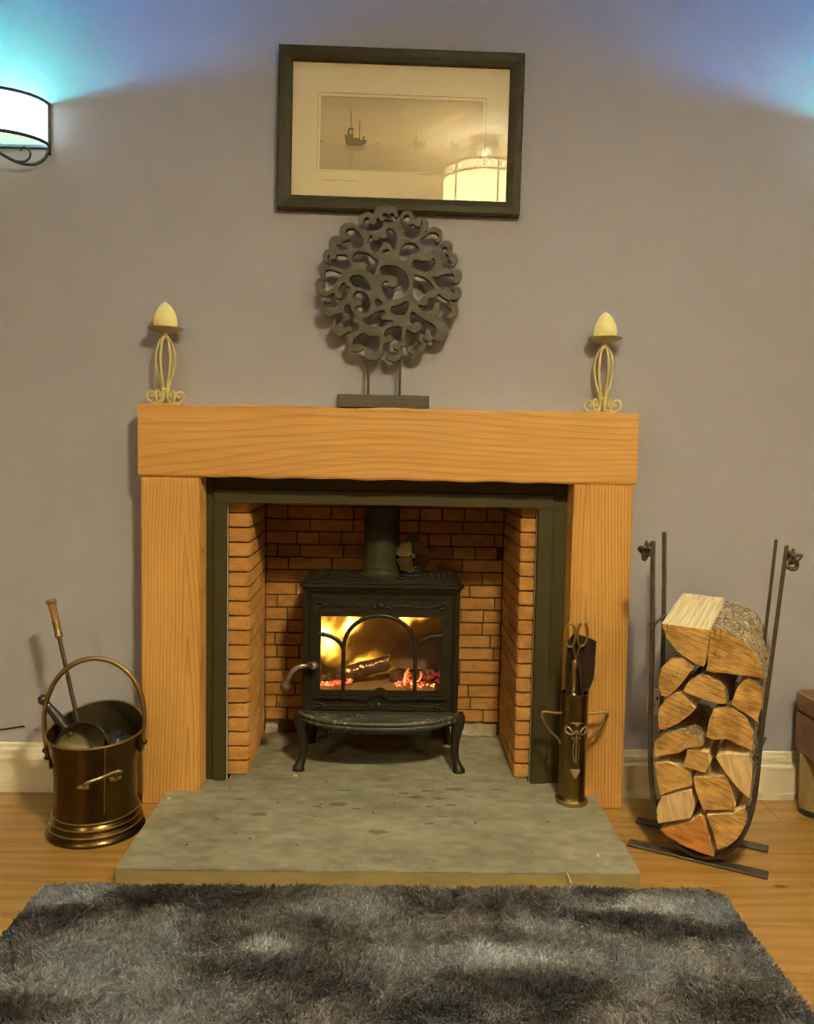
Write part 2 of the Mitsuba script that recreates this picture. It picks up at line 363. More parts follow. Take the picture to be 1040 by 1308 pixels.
# hearth
def rounded(poly, r): return poly.buffer(-r).buffer(r, quad_segs=6)
slab = sg.Polygon([(-0.672, -0.577), (0.662, -0.577), (0.662, -0.0985), (0.5645, -0.0985), (0.5645, 0.002), (-0.5705, 0.002), (-0.5705, -0.0985), (-0.672, -0.0985)])
HS = thing('hearth_slab', 'grey green stone hearth slab in front of the stove', 'hearth')
obj('top_stone', cat(extrude_xy(rounded(slab, .006).buffer(0), 0.0405, 0.0435), extrude_xy(rounded(slab, .006).buffer(-.0015), 0.0435, 0.045)), M_HEARTH, HS)
obj('under_edge', extrude_xy(rounded(slab, .006).buffer(-.0008), 0.0, 0.0405), M_HEARTH_EDGE, HS)
obj('inner_stone', box(-0.5, 0.47, 0.0035, 0.445, 0.0, 0.0448), M_HEARTH, HS)

# firebox lined with single bricks
C0, CH = 0.0465, 0.0476
BR = random.Random(5)
def splay(m):
    v = m.vertices.copy()
    v[:, 0] += np.where(v[:, 0] < 0, -1, 0.25) * (v[:, 1] - 0.0255) * 0.035
    return trimesh.Trimesh(v, m.faces, process=False)
def j(s=0.0008): return BR.uniform(-s, s)
def bull(x_in, x_out, y0, y1, z0, z1):
    """corner brick with a rounded front inner edge; x_in is the side towards the fire"""
    s = 1 if x_out > x_in else -1
    r = 0.014
    pts = [(x_out, y1), (x_out, y0)] + [(x_in + s * (r - r * math.sin(a)), y0 + r - r * math.cos(a)) for a in np.linspace(0, PI / 2, 5)] + [(x_in, y1)]
    p = sg.Polygon(pts)
    if not p.exterior.is_ccw: p = sg.Polygon(pts[::-1])
    e = 0.002
    return cat(extrude_xy(p, z0 + e, z1 - e), extrude_xy(p.buffer(-e), z0, z1))
GAP = 0.0048
wb = structure('wall_firebox_back', box(-0.53, 0.50, 0.446, 0.52, 0.0, 1.6), M_MORTAR)
wl = structure('wall_firebox_left', splay(box(-0.515, -0.452, 0.034, 0.4475, 0.0455, 1.3)), M_MORTAR)
wr = structure('wall_firebox_right', splay(box(0.432, 0.478, 0.034, 0.4475, 0.0455, 1.3)), M_MORTAR)
structure('ceiling_firebox', box(-0.53, 0.50, 0.021, 0.52, 1.16, 1.2), M_SOOT)
structure('wall_firebox_front', box(-0.53, 0.50, 0.0205, 0.03, 0.945, 1.2), M_SOOT)
def brick_mat(): return M_BRICK[BR.choice((0, 0, 1, 1, 2))]
L = 0.157
for k in range(23):
    z0, z1 = C0 + k * CH + GAP / 2, C0 + (k + 1) * CH - GAP / 2
    if k == 0: zb0 = 0.078
    # back wall
    x = -0.452 - (0, L / 2 + .003, L * .75, L * .3)[k % 4]
    while x < 0.428:
        ln = L if BR.random() > 0.24 else L / 2
        a, b = max(x, -0.4515), min(x + ln, 0.4275)
        if b - a > 0.02 and k > 0:
            obj('brick', cbox(a + j(), b + j(), 0.438 + j(), 0.447, z0 + j(), z1 + j(), 0.002), brick_mat(), wb)
        x += ln + GAP
    for wall, xi, xo, s in ((wl, -0.440, -0.5075, -1), (wr, 0.427, 0.4735, 1)):
        ln = (0.13, 0.062)[k % 2]
        obj('brick', splay(bull(xi, xo, 0.0255, 0.0255 + ln + j(), z0 + j(.0005), z1 + j(.0005))), brick_mat(), wall)
        y = 0.0255 + ln + GAP
        while y < 0.425:
            e = min(y + 0.136, 0.4365)
            if e - y > 0.02:
                xa, xb = sorted((xi + j(), xi + s * 0.013))
                obj('brick', splay(cbox(xa, xb, y, e, z0 + j(), z1 + j(), 0.002)), brick_mat(), wall)
            y += 0.136 + GAP
def lumpy(x0, x1, y0, y1, z0, z1, amp, seed):
    m = trimesh.creation.box((x1 - x0, y1 - y0, z1 - z0)).subdivide().subdivide().subdivide()
    m.apply_translation(((x0 + x1) / 2, (y0 + y1) / 2, (z0 + z1) / 2))
    v = m.vertices
    return trimesh.Trimesh(v + (meshkit.fbm(v * 60, 3, seed)[:, None] - .5) * amp * np.array([1, 1, 1]), m.faces, process=False)
obj('mortar_fillet', lumpy(0.24, 0.420, 0.424, 0.447, 0.048, 0.086, .012, 3), M_LIME, wb, True)
obj('mortar_fillet', lumpy(-0.448, -0.405, 0.424, 0.447, 0.048, 0.082, .012, 4), M_LIME, wb, True)
# ---------------------------------------------------------------- wood stove
ST = thing('wood_stove', 'black cast iron wood stove with arched door tracery, fire burning inside', 'stove')
SX = -0.017                      # centre line
HW, YF, YBK, ZB, ZT = 0.258, 0.092, 0.345, 0.205, 0.655
# shell: sides, back, bottom, front with a door opening
gx0, gx1, gz0, gz1 = -0.216, 0.181, 0.318, 0.566
front = extrude_xz(sg.box(SX - HW, ZB, SX + HW, ZT).difference(sg.box(gx0 - .012, gz0 - .01, gx1 + .012, gz1 + .012)), YF, YF + 0.012)
def corner_rib(x):
    return [cbox(x - .011, x + .011, YF - .010, YF + .004, ZB, ZT - .002, .004), cbox(x - .004, x + .004, YF - .014, YF, ZB + .01, ZT - .01, .002)]
obj('body', cat(front, box(SX - HW, SX - HW + .012, YF + .012, YBK, ZB, ZT), box(SX + HW - .012, SX + HW, YF + .012, YBK, ZB, ZT), box(SX - HW, SX + HW, YBK, YBK + .012, ZB, ZT), box(SX - HW, SX + HW, YF + .012, YBK, ZB, ZB + .012),
                corner_rib(SX - HW + .010), corner_rib(SX + HW - .010)), M_IRON, ST)
def rr_plate(x0, x1, y0, y1, r, z0, z1, e=.003):
    p = sg.box(x0 + r, y0 + r, x1 - r, y1 - r).buffer(r, quad_segs=6)
    return [extrude_xy(p.buffer(-e), z0, z1), extrude_xy(p, z0 + e, z1 - e)]
TOP = obj('top_plate', cat(rr_plate(SX - .262, SX + .262, .074, .365, .02, .648, .660), rr_plate(SX - .271, SX + .271, .062, .37, .026, .659, .672, .004), rr_plate(SX - .259, SX + .259, .072, .362, .03, .671, .681)), M_IRON, ST)
lat = []
for i in range(22):
    x = SX - .225 + i * .0215
    if x < SX + .23: lat.append(box(x - .002, x + .002, .10, .31, .6808, .6835))
for i in range(9):
    y = .11 + i * .0235
    lat.append(box(SX - .23, SX + .23, y - .002, y + .002, .6808, .6833))
obj('relief_grid', cat(lat), M_IRON, TOP)
# door
DR = obj('door', cat(
    extrude_xz(sg.box(-0.243, 0.2495, 0.203, 0.627).difference(sg.box(gx0 - .006, gz0 - .006, gx1 + .006, gz1 + .006)), YF - .012, YF - .0005),
    extrude_xz(sg.box(-0.247, 0.566, 0.207, 0.632).difference(sg.box(-0.239, 0.574, 0.199, 0.624)), YF - .017, YF - .012),
    extrude_xz(sg.box(-0.232, 0.302, 0.197, 0.5755).difference(sg.box(gx0, gz0, gx1, gz1)), YF - .0165, YF - .012),
    extrude_xz(sg.box(-0.224, 0.310, 0.189, 0.5705).difference(sg.box(gx0 + .001, gz0 + .001, gx1 - .001, gz1 - .001)), YF - .0195, YF - .0165)), M_IRON, ST)
def sill(dz, y0, y1):
    xs = np.linspace(-0.238, 0.203, 61)
    z = [0.297 + dz + 0.016 * math.exp(-((x - SX) / .020) ** 2) - 0.006 * math.exp(-((abs(x - SX) - .045) / .016) ** 2) for x in xs]
    p = sg.LineString(list(zip(xs, z))).buffer(.0045, cap_style='flat')
    return extrude_xz(p, y0, y1)
obj('sill_moulding', cat(sill(0.0, YF - .028, YF - .011), sill(0.010, YF - .022, YF - .011)), M_IRON, DR, 30)
def ornament(zc, h):
    out = []
    for s in (-1, 1):
        for x0, l, a in ((.012, .028, 25), (.012, .03, -25), (.055, .03, 8), (.10, .035, -6), (.168, .04, 18), (.176, .035, -18), (.20, .016, 60)):
            cx = SX - .003 + s * (x0 + l / 2)
            m = trimesh.creation.icosphere(1, 1.0); m.apply_scale((l / 2, .0065, .0046))
            m.apply_transform(trimesh.transformations.rotation_matrix(-math.radians(a) * s, (0, 1, 0))); m.apply_translation((cx, YF - .013, zc + h * math.sin(math.radians(a)) * .8))
            out.append(m)
    c = trimesh.creation.icosphere(2, 1.0); c.apply_scale((.012, .006, .010)); c.apply_translation((SX - .003, YF - .013, zc)); out.append(c)
    out.append(tube([(SX - .212, YF - .0122, zc - h * .15), (SX, YF - .0122, zc), (SX + .206, YF - .0122, zc - h * .15)], .0022, 6))
    for sx in (-1, 1):
        out.append(ball((SX - .003 + sx * .205, YF - .013, zc - h * .4), .005, 1))
    return cat(out)
obj('leaf_ornament', ornament(0.600, .016), M_IRON, DR, True)
obj('leaf_ornament', ornament(0.266, .012), M_IRON, DR, True)
obj('glass_pane', trimesh.Trimesh([(gx0 - .005, YF - .004, gz0 - .005), (gx1 + .005, YF - .004, gz0 - .005), (gx1 + .005, YF - .004, gz1 + .005), (gx0 - .005, YF - .004, gz1 + .005)], [(0, 1, 2), (0, 2, 3)], process=False), 'mat_pane', DR)
def bar(path, w=.0058): return tube(path, w, 10, ry=.007)
ya = YF - .024
posts = []
for sgn in (-1, 1):
    xp = -0.0215 + sgn * 0.118
    posts.append(bar([(xp, ya, z) for z in np.linspace(.292, .462, 6)]))
    posts.append(bar([(xp - sgn * (.118 - .118 * math.cos(a)), ya, .462 + .108 * math.sin(a)) for a in np.linspace(0, PI / 2 + .02, 16)]))
    xe = -0.222 if sgn < 0 else 0.187
    wd = abs(xe - xp)
    posts.append(bar([(xp + sgn * (wd - wd * math.cos(a)), ya, .448 + .058 * math.sin(a)) for a in np.linspace(0, PI / 2, 12)]))
    posts.append(ball((xp, ya, .294), .0065, 1))
obj('arch_tracery', cat(posts), M_IRON, DR, 40)
# handle
HD = obj('handle', cat(tube(spline([(-0.236, .060, .405), (-0.262, .030, .411), (-0.290, .022, .404), (-0.308, .020, .382), (-0.318, .020, .358)], 24), np.linspace(.0095, .008, 24), 12), ball((-0.236, .055, .405), .0145, 2), between((-0.236, .055, .405), (-0.236, .092, .405), .009)), M_NICKEL, ST, 40)
obj('knob', cat(ball((-0.323, .020, .343), .0185, 2, (1, 1, 1))), plastic('mat_knob', (0.07, 0.035, 0.015), 0.35, 0.5), HD, True)
# ash lip: curved shelf below the door
def lip(z0, z1, grow):
    xs = np.linspace(-1, 1, 41)
    pts = [(SX - .003 + t * (.258 + grow), .072 - (.108 + grow) * (1 - abs(t) ** 2.6) ** .8) for t in xs]
    p = sg.Polygon([(SX - .003 - .258 - grow, .092)] + pts + [(SX - .003 + .258 + grow, .092)]).buffer(0)
    return extrude_xy(p, z0, z1)
def bowl():
    out = [lip(.237, .241, 0.0)]
    return out
rim = [(SX - .003 + t * .262, .072 - .112 * (1 - abs(t) ** 2.6) ** .8, .242) for t in np.linspace(-1, 1, 61)]
AL = obj('ash_lip', cat(lip(.226, .2385, 0), tube(rim, .0065, 8), [lip(.215 - .0, .2262, -.012)], tube([(x, y + .010, z - .016) for x, y, z in rim], .008, 8), lip(.200, .2152, -.040)), M_LIP, ST, 35)
obj('apron', cat(cbox(SX - .262, SX + .262, .075, .11, .196, .246, .006)), M_IRON, ST)
def stove_leg(x, y, s, fy):
    pr = [(0, .243, .021), (.004, .225, .024), (.004, .200, .021), (-.002, .165, .0165), (-.005, .12, .014), (-.002, .085, .013), (.006, .062, .0155), (.010, .052, .020), (.010, .0455, .021)]
    return tube([(x + s * a, y + fy * a * .9, z) for a, z, r in pr], [r for _, _, r in pr], 12)
for x, y, s, fy in ((SX - .257, .085, -1, -1), (SX + .257, .085, 1, -1), (SX - .245, .335, -1, 1), (SX + .245, .335, 1, 1)):
    obj('leg', stove_leg(x, y, s, fy), M_IRON, ST, 50)
obj('ash_pan', cat(cbox(SX - .18, SX + .18, .12, .33, .15, .204, .006)), M_BLACK, ST)
obj('pan_knob', cat(ball((0.036, .112, .168), .006, 2), between((0.036, .112, .168), (0.036, .125, .168), .003)), M_NICKEL, ST, True)
# firebox of the stove
FBX = obj('fire_chamber', cat(box(-.232, .198, .318, .332, .222, .640), box(-.252, -.232, .110, .332, .222, .640), box(.198, .218, .110, .332, .222, .640), box(-.252, .218, .110, .332, .222, .300)), M_FIREBRICK, ST)
obj('baffle', box(-.232, .198, .150, .32, .590, .604), M_FIREBRICK, FBX)
# flue pipe
obj('flue_pipe', cat(lathe([(.066, .680), (.068, .686), (.066, .692), (.0645, .700), (.0645, .712), (.0615, .716), (.0615, 1.16)], 40, (-.022, .235, 0)), lathe([(.074, .6805), (.074, .688), (.064, .693)], 40, (-.022, .235, 0))), M_FLUE, ST, 35)

# burning logs, embers, flames inside
def emit(key, c, k=1.0): return {'emitter': {'type': 'area', 'radiance': rgb(*[FIRE * k * v for v in c])}}
def rough_log(a, b, r, seed):
    a, b = np.array(a), np.array(b)
    m = tube([a + (b - a) * t for t in np.linspace(0, 1, 14)], [r * (.8 if t in (0, 1) else 1) for t in np.linspace(0, 1, 14)], 14)
    v = m.vertices
    return trimesh.Trimesh(v + (meshkit.fbm(v * 45, 3, seed)[:, None] - .5) * r * .7, m.faces, process=False)
M_CHAR = plastic('mat_charred', proc(lambda p, n, uv: mix((0.03, 0.015, 0.008), (0.16, 0.08, 0.03), fbm(p.x * 60, p.y * 60, p.z * 60, 3))), 0.9, 0.1)
obj('burning_log', rough_log((-.20, .215, .318), (.012, .235, .372), .026, 1), M_CHAR, label='charred log lying aslant on the embers inside the stove', cat='log', smooth=40)
obj('burning_log', rough_log((.02, .26, .318), (.19, .235, .326), .024, 2), M_CHAR, label='charred log half sunk in red embers at right inside the stove', cat='log', smooth=40)
EM = thing('ember_bed', 'glowing red and orange embers on the floor of the stove', 'embers')
er = random.Random(3)
def chunk(c, r, seed):
    m = ball((0, 0, 0), r, 1, (1, .8, .8)); v = m.vertices
    return trimesh.Trimesh(v + (meshkit.noise(v * 90 + seed * 7, seed)[:, None] - .5) * r * .9 + np.array(c), m.faces, process=False)
sets = {'orange_ember': [], 'red_ember': [], 'pink_ember': [], 'dull_ember': []}
for i in range(110):
    x = er.uniform(-.228, -.115); sets[er.choice(('orange_ember', 'pink_ember', 'red_ember', 'red_ember'))].append(chunk((x, er.uniform(.17, .20), er.uniform(.302, .312) + .22 * max(0, x + .20) * er.random()), er.uniform(.002, .0055), i))
for i in range(40):
    t = er.random(); sets['orange_ember'].append(chunk((-.16 + .17 * t, .200 + er.uniform(-.006, .004), .344 + .046 * t + er.uniform(-.006, .004)), er.uniform(.0015, .004) * (1.1 - .5 * t), 50 + i))
for i in range(90):
    x = er.choice((er.gauss(.075, .018), er.gauss(.112, .014), er.uniform(.03, .17))); sets[er.choice(('orange_ember', 'pink_ember', 'red_ember', 'red_ember', 'red_ember'))].append(chunk((x, er.uniform(.17, .21), er.uniform(.301, .312) + max(0, .03 - abs(x - .080)) * er.random() * 1.5), er.uniform(.0025, .006), 100 + i))
for i in range(40):
    sets['dull_ember'].append(chunk((er.uniform(.125, .192), er.uniform(.19, .24), er.uniform(.304, .352)), er.uniform(.004, .009), 160 + i))
for k, c in (('orange_ember', (4.2, 1.5, .28)), ('red_ember', (1.7, .20, .06)), ('dull_ember', (.34, .035, .012)), ('pink_ember', (2.6, .62, .36))):
    obj(k, cat(sets[k]), M_CHAR, EM, **emit(k, c))
def flame(path, w, d, seed, col_lo, col_hi, gain=1.0):
    """a tongue of fire: a closed lens-shaped body along a path, its radiance given per vertex"""
    P = spline(path, 34)
    m = len(P)
    t = np.linspace(0, 1, m)
    prof = np.interp(t, np.linspace(0, 1, len(w)), w)
    mesh = tube(P, prof * .5 + 1e-4, 16, ry=prof * .5 * d + 1e-4)
    v = mesh.vertices.copy()
    v += (meshkit.fbm(v * np.array([26, 26, 15]), 3, seed)[:, None] - .5) * np.array([.030, .008, .020])
    nz = meshkit.fbm(v * np.array([34, 34, 16]) + 5, 4, seed + 3)
    tt = np.concatenate([np.repeat(t, 16), [0, 1]])
    a = np.clip(1.25 * (1 - tt) + 1.5 * (nz - .5), 0, 1)[:, None]
    c = (np.array(col_hi) * (1 - a) + np.array(col_lo) * a) * gain
    return trimesh.Trimesh(v, mesh.faces, process=False), c
FLM = thing('flames', 'yellow and orange flames curling up at the left side of the stove', 'fire')
def veil(x0, x1, z0, z1, y, thick, field, seed):
    """a rolling body of burning gas: a closed lens-shaped cushion whose radiance varies over it"""
    nx, nz = 110, 110
    a, bb = np.meshgrid(np.linspace(-1, 1, nx), np.linspace(-1, 1, nz))
    X, Z = (x0 + x1) / 2 + a * (x1 - x0) / 2, (z0 + z1) / 2 + bb * (z1 - z0) / 2
    th = np.clip((1 - a ** 4) * (1 - bb ** 4), 0, 1) ** .6 * thick / 2
    p3 = np.stack([X * 16, Z * 16, 0 * X + seed], -1)
    yy = y + (meshkit.fbm(p3, 3, seed) - .5) * .03 * th / thick * 2
    ii = np.arange(nx * nz).reshape(nz, nx)
    q = np.stack([ii[:-1, :-1], ii[:-1, 1:], ii[1:, 1:], ii[1:, :-1]], -1).reshape(-1, 4)
    f = np.vstack([q[:, [0, 1, 2]], q[:, [0, 2, 3]]])
    wx = (meshkit.fbm(np.stack([X * 20, Z * 20, 0 * X + 3], -1), 3, seed + 1) - .5) * .05
    wz = (meshkit.fbm(np.stack([X * 20, Z * 20, 0 * X + 9], -1), 3, seed + 2) - .5) * .05
    heat = field(X + wx, Z + wz, X, Z)
    fade = np.clip((1 - a ** 2) * (1 - bb ** 2) * 4, 0, 1)
    h = np.clip(heat * fade, 0, 1.2)[..., None]
    stops = np.array([0, .18, .42, .68, .9, 1.2])
    cols = np.array([(.035, .014, .001), (.12, .05, .004), (.50, .19, .016), (1.5, .72, .07), (3.2, 1.8, .22), (4.8, 3.2, .65)])
    th = th * np.clip((h[..., 0] - .10) / .25, 0.002, 1)
    V = np.concatenate([np.stack([X, yy - th, Z], -1).reshape(-1, 3), np.stack([X, yy + th, Z], -1).reshape(-1, 3)])
    f = f[(h.ravel()[f] > .10).all(1)]
    F = np.vstack([f, f[:, ::-1] + nx * nz])
    c = np.stack([np.interp(h[..., 0], stops, cols[:, k]) for k in range(3)], -1).reshape(-1, 3)
    return trimesh.Trimesh(V, F, process=False), np.vstack([c, c])
def blob(X, Z, cx, cz, rx, rz, ang=0.0):
    ca, sa = math.cos(ang), math.sin(ang)
    dx, dz = X - cx, Z - cz
    return np.exp(-(((dx * ca + dz * sa) / rx) ** 2 + ((-dx * sa + dz * ca) / rz) ** 2))
def streak(X, Z, ang, seed):
    ca, sa = math.cos(ang), math.sin(ang)
    return meshkit.fbm(np.stack([(X * ca + Z * sa) * 14, (-X * sa + Z * ca) * 75, 0 * X + seed], -1), 3, seed)
def left_fire(X, Z, x, z):
    st_ = streak(X, Z, 1.0, 5)
    core = 1.15 * blob(X, Z, -.232, .474, .045, .030, .5) + .75 * blob(X, Z, -.215, .44, .05, .05)
    tongue = 1.05 * blob(X, Z, -.138, .500, .022, .045, -.25) + .8 * blob(X, Z, -.108, .512, .020, .035, -.45)
    low = .38 * blob(X, Z, -.19, .40, .06, .07) + .42 * blob(X, Z, -.20, .535, .06, .03)
    return (core + tongue + low) * (.55 + .85 * st_)
def top_fire(X, Z, x, z):
    st_ = streak(X, Z, .25, 6)
    return (1.15 * blob(X, Z, -.02, .550, .06, .011, -.06) + .55 * blob(X, Z, -.075, .535, .03, .022, .8)) * (.6 + .8 * st_)
def right_fire(X, Z, x, z):
    st_ = streak(X, Z, .45, 7)
    return (.95 * blob(X, Z, .070, .520, .016, .022, .6) + .75 * blob(X, Z, .10, .540, .045, .020, .25) + .45 * blob(X, Z, .155, .548, .035, .010, .2)) * (.5 + 1.0 * st_)
def low_fire(X, Z, x, z):
    st_ = streak(X, Z, .5, 8)
    return (.62 * blob(X, Z, -.09, .355, .09, .022, .42) + .45 * blob(X, Z, -.03, .345, .06, .03)) * (.45 + 1.0 * st_)
M_GAS = plastic('mat_fire_gas', (0, 0, 0), 1.0, 0.0)
for args in ((-.249, -.04, .33, .585, .262, .03, left_fire, 1), (-.10, .06, .505, .588, .285, .02, top_fire, 2), (.035, .195, .46, .588, .275, .02, right_fire, 3), (-.19, .06, .305, .43, .262, .03, low_fire, 4)):
    m, c = veil(*args)
    obj('tongue', m, M_GAS, FLM, True, color=c, emitter={'type': 'area', 'radiance': {'type': 'mesh_attribute', 'name': 'vertex_color'}})
for path, w, seed, lo, hi, g in (
    ([(.068, .205, .312), (.073, .205, .338), (.081, .205, .362)], (.024, .028, .008), 8, (2.4, .50, .12), (1.3, .16, .03), .8),
    ([(.110, .205, .312), (.116, .205, .328), (.115, .205, .346)], (.012, .014, .004), 9, (2.2, .4, .12), (1.2, .16, .04), .8)):
    m, c = flame(path, w, .5, seed, lo, hi, g)
    obj('tongue', m, M_CHAR, FLM, True, color=c, emitter={'type': 'area', 'radiance': {'type': 'mesh_attribute', 'name': 'vertex_color'}})

# heat-powered stove fan standing on the stove top
FN = thing('stove_fan', 'small black stove fan with brass blades standing beside the flue pipe', 'stove fan')
fc = np.array([0.086, 0.185, 0.755])
obj('fan_base', cat(cbox(.050, .122, .175, .235, .6835, .692, .003), cbox(.066, .106, .19, .222, .692, .735, .004), cbox(.060, .112, .186, .226, .70, .705, .001), cbox(.060, .112, .186, .226, .712, .717, .001)), M_BLACK, FN)
obj('fan_body', cat(cbox(.072, .100, .20, .222, .735, .822, .006), cbox(.058, .114, .198, .225, .775, .812, .008), tube([(fc[0] + .014 * math.cos(a), .212, .818 + .012 * math.sin(a)) for a in np.linspace(0, PI, 12)], .003, 8)), M_BLACK, FN)
obj('hub', solid_lathe([(.011, 0), (.011, .006), (.007, .012)], 20).apply_transform(trimesh.transformations.rotation_matrix(PI / 2, (1, 0, 0))).apply_translation((fc[0], fc[1] + .004, fc[2])), M_BLACK, FN, 30)
M_BLADE = metal('mat_fan_blade', (0.055, 0.038, 0.015), 0.36)
def blade(a0):
    V, F = [], []
    nr, na = 8, 7
    for k in range(2):
        for i in range(nr):
            r = .008 + .050 * i / (nr - 1)
            span = .35 + .42 * math.sin(PI * min(1, (i + 1.2) / nr) * .8)
            for q in range(na):
                s = (q / (na - 1) - .5) * 2
                a = a0 + s * span
                V.append((fc[0] + r * math.cos(a), fc[1] - .002 + -s * .006 * (.3 + i / nr) + k * .0008, fc[2] + r * math.sin(a)))
    n = nr * na
    for k in range(2):
        for i in range(nr - 1):
            for q in range(na - 1):
                b = k * n + i * na + q
                F += [(b, b + 1, b + na + 1), (b, b + na + 1, b + na)] if k == 0 else [(b, b + na + 1, b + 1), (b, b + na, b + na + 1)]
    return trimesh.Trimesh(V, F, process=False)
for q in range(4):
    obj('blade', blade(math.radians(140 + 90 * q)), M_BLADE, FN, 40)

# ---------------------------------------------------------------- framed print
PC = thing('framed_print', 'black framed print of boats in mist hanging above the carved disc', 'picture')
fx0, fx1, fz0, fz1 = -0.356, 0.388, 1.838, 2.319
def rot_pic(m):
    m.apply_transform(trimesh.transformations.rotation_matrix(math.radians(0.45), (0, 1, 0), ((fx0 + fx1) / 2, 0, (fz0 + fz1) / 2)))
    return m
def rail(p0, p1, q0, q1):
    """mitred rail: outer edge p0-p1, inner edge q0-q1, slightly scooped face"""
    V = []
    for (o, i) in ((p0, q0), (p1, q1)):
        o, i = np.array(o), np.array(i)
        for s, y in ((0, -.001), (0, -.030), (.10, -.034), (.55, -.031), (.92, -.026), (1, -.022), (1, -.001)):
            q = o + (i - o) * s
            V.append((q[0], y, q[1]))
    k = len(V) // 2
    F = []
    for a in range(k):
        b = (a + 1) % k
        F += [(a, b, k + b), (a, k + b, k + a)]
    for a in range(1, k - 1):
        F += [(0, a + 1, a), (k, k + a, k + a + 1)]
    m = trimesh.Trimesh(V, F, process=False)
    if m.volume < 0: m.invert()
    return rot_pic(m)
b = 0.0425
O = [(fx0, fz1), (fx1, fz1), (fx1, fz0), (fx0, fz0)]
I = [(fx0 + b, fz1 - b), (fx1 - b, fz1 - b), (fx1 - b, fz0 + b), (fx0 + b, fz0 + b)]
for q in range(4):
    obj('frame_rail', rail(O[q], O[(q + 1) % 4], I[q], I[(q + 1) % 4]), M_FRAME, PC)
px0, px1, pz0, pz1 = -0.228, 0.268, 1.963, 2.180
opening = sg.box(px0, pz0, px1, pz1)
obj('mount', rot_pic(cat(extrude_xz(sg.box(fx0 + b - .004, fz0 + b - .004, fx1 - b + .004, fz1 - b + .004).difference(sg.box(px0 - .009, pz0 - .004, px1 + .009, pz1 + .010)), -.0145, -.0125))), M_MAT, PC)
def ring(poly_out, poly_in, y0, y1): return extrude_xz(poly_out.difference(poly_in), y0, y1)
obj('mount_bevel', rot_pic(ring(sg.box(px0 - .0095, pz0 - .0045, px1 + .0095, pz1 + .0105), sg.box(px0 - .0078, pz0 - .003, px1 + .0078, pz1 + .0088), -.0140, -.0115)), plastic('mat_bevel_dark', (0.44, 0.35, 0.19), 0.9, 0.1), PC)
obj('inner_mount', rot_pic(ring(sg.box(px0 - .0085, pz0 - .0035, px1 + .0085, pz1 + .0095), opening, -.0128, -.0112)), M_MAT, PC)
# the printed image itself: flat ink, a tone per vertex
NX, NZ = 420, 190
gx, gz = np.meshgrid(np.linspace(0, 1, NX), np.linspace(0, 1, NZ))
U_ = gx; Vv = gz                                  # u to the right, v upwards
lum = 0.70 + 0.0 * U_
hz = 0.375                                        # waterline
glow = np.exp(-((U_ - .78) / .36) ** 2 - ((Vv - .45) / .55) ** 2)
lum = 0.66 + 0.36 * glow
q3 = np.stack([U_ * 3, Vv * 7, 0 * U_], -1)
lum += 0.10 * (meshkit.fbm(q3, 4, 5) - .5)
lum -= 0.09 * np.clip((Vv - .75) / .25, 0, 1) + 0.05 * np.clip((.3 - Vv) / .3, 0, 1)
arc = np.abs(Vv - (.47 + .42 * np.clip((U_ - .60) / .36, 0, 1) ** .75)) 
lum += 0.10 * np.exp(-(arc / .05) ** 2) * ((U_ > .60) & (U_ < .95)) * np.clip((U_ - .6) / .08, 0, 1) * np.clip((.95 - U_) / .1, 0, 1)
water = Vv < hz
lum -= np.where(water, .035 + .03 * meshkit.fbm(np.stack([U_ * 6, Vv * 90, 0 * U_], -1), 3, 8), 0)
def paint(poly, dark, soft=0.0):
    global lum
    m = shapely.contains_xy(poly, (U_ * 2.29).ravel(), Vv.ravel()).reshape(U_.shape)
    lum = np.where(m, lum * (1 - dark), lum)
def boat(u, v, s, dark):
    x, S = u * 2.29, s
    parts = [sg.Polygon([(x - .13 * S, v + .10 * S), (x - .11 * S, v - .02 * S), (x - .08 * S, v - .05 * S), (x + .11 * S, v - .05 * S), (x + .17 * S, v - .01 * S), (x + .18 * S, v + .03 * S), (x + .10 * S, v + .03 * S), (x + .06 * S, v + .06 * S), (x - .02 * S, v + .05 * S)]),
             sg.box(x - .085 * S, v + .04 * S, x - .005 * S, v + .10 * S), sg.Polygon([(x - .09 * S, v + .10 * S), (x - .075 * S, v + .16 * S), (x - .055 * S, v + .16 * S), (x - .06 * S, v + .10 * S)]),
             sg.box(x - .03 * S, v + .10 * S, x - .012 * S, v + .17 * S), sg.box(x - .08 * S, v + .155 * S, x - .01 * S, v + .18 * S),
             sg.box(x - .047 * S, v + .16 * S, x - .037 * S, v + .40 * S), sg.box(x + .075 * S, v + .04 * S, x + .083 * S, v + .28 * S), sg.box(x + .12 * S, v + .02 * S, x + .15 * S, v + .08 * S)]
    paint(shapely.union_all(parts), dark)
    for dx, ln in ((-.06, .26), (-.03, .30), (.0, .2), (.075, .22), (.03, .12)):
        paint(sg.box(x + dx * S - .006 * S, v - .06 * S - ln * S, x + dx * S + .006 * S, v - .06 * S), dark * .28)
    paint(sg.box(x - .12 * S, v - .10 * S, x + .16 * S, v - .05 * S), dark * .30)
boat(.215, .395, 1.0, .72)
boat(.60, .395, .62, .20)
boat(.815, .40, .42, .20)
for u, d in ((.02, .6), (.355, .35), (.55, .25), (.745, .25)):
    paint(sg.box(u * 2.29 - .03, .385, u * 2.29 + .025, .398), d)
idx = np.arange(NX * NZ).reshape(NZ, NX)
quads = np.stack([idx[:-1, :-1], idx[:-1, 1:], idx[1:, 1:], idx[1:, :-1]], -1).reshape(-1, 4)
tri = np.vstack([quads[:, [0, 1, 2]], quads[:, [0, 2, 3]]])
ink = (np.clip(lum, 0, 1.1)[..., None] * np.array([0.84, 0.675, 0.37])).reshape(-1, 3)
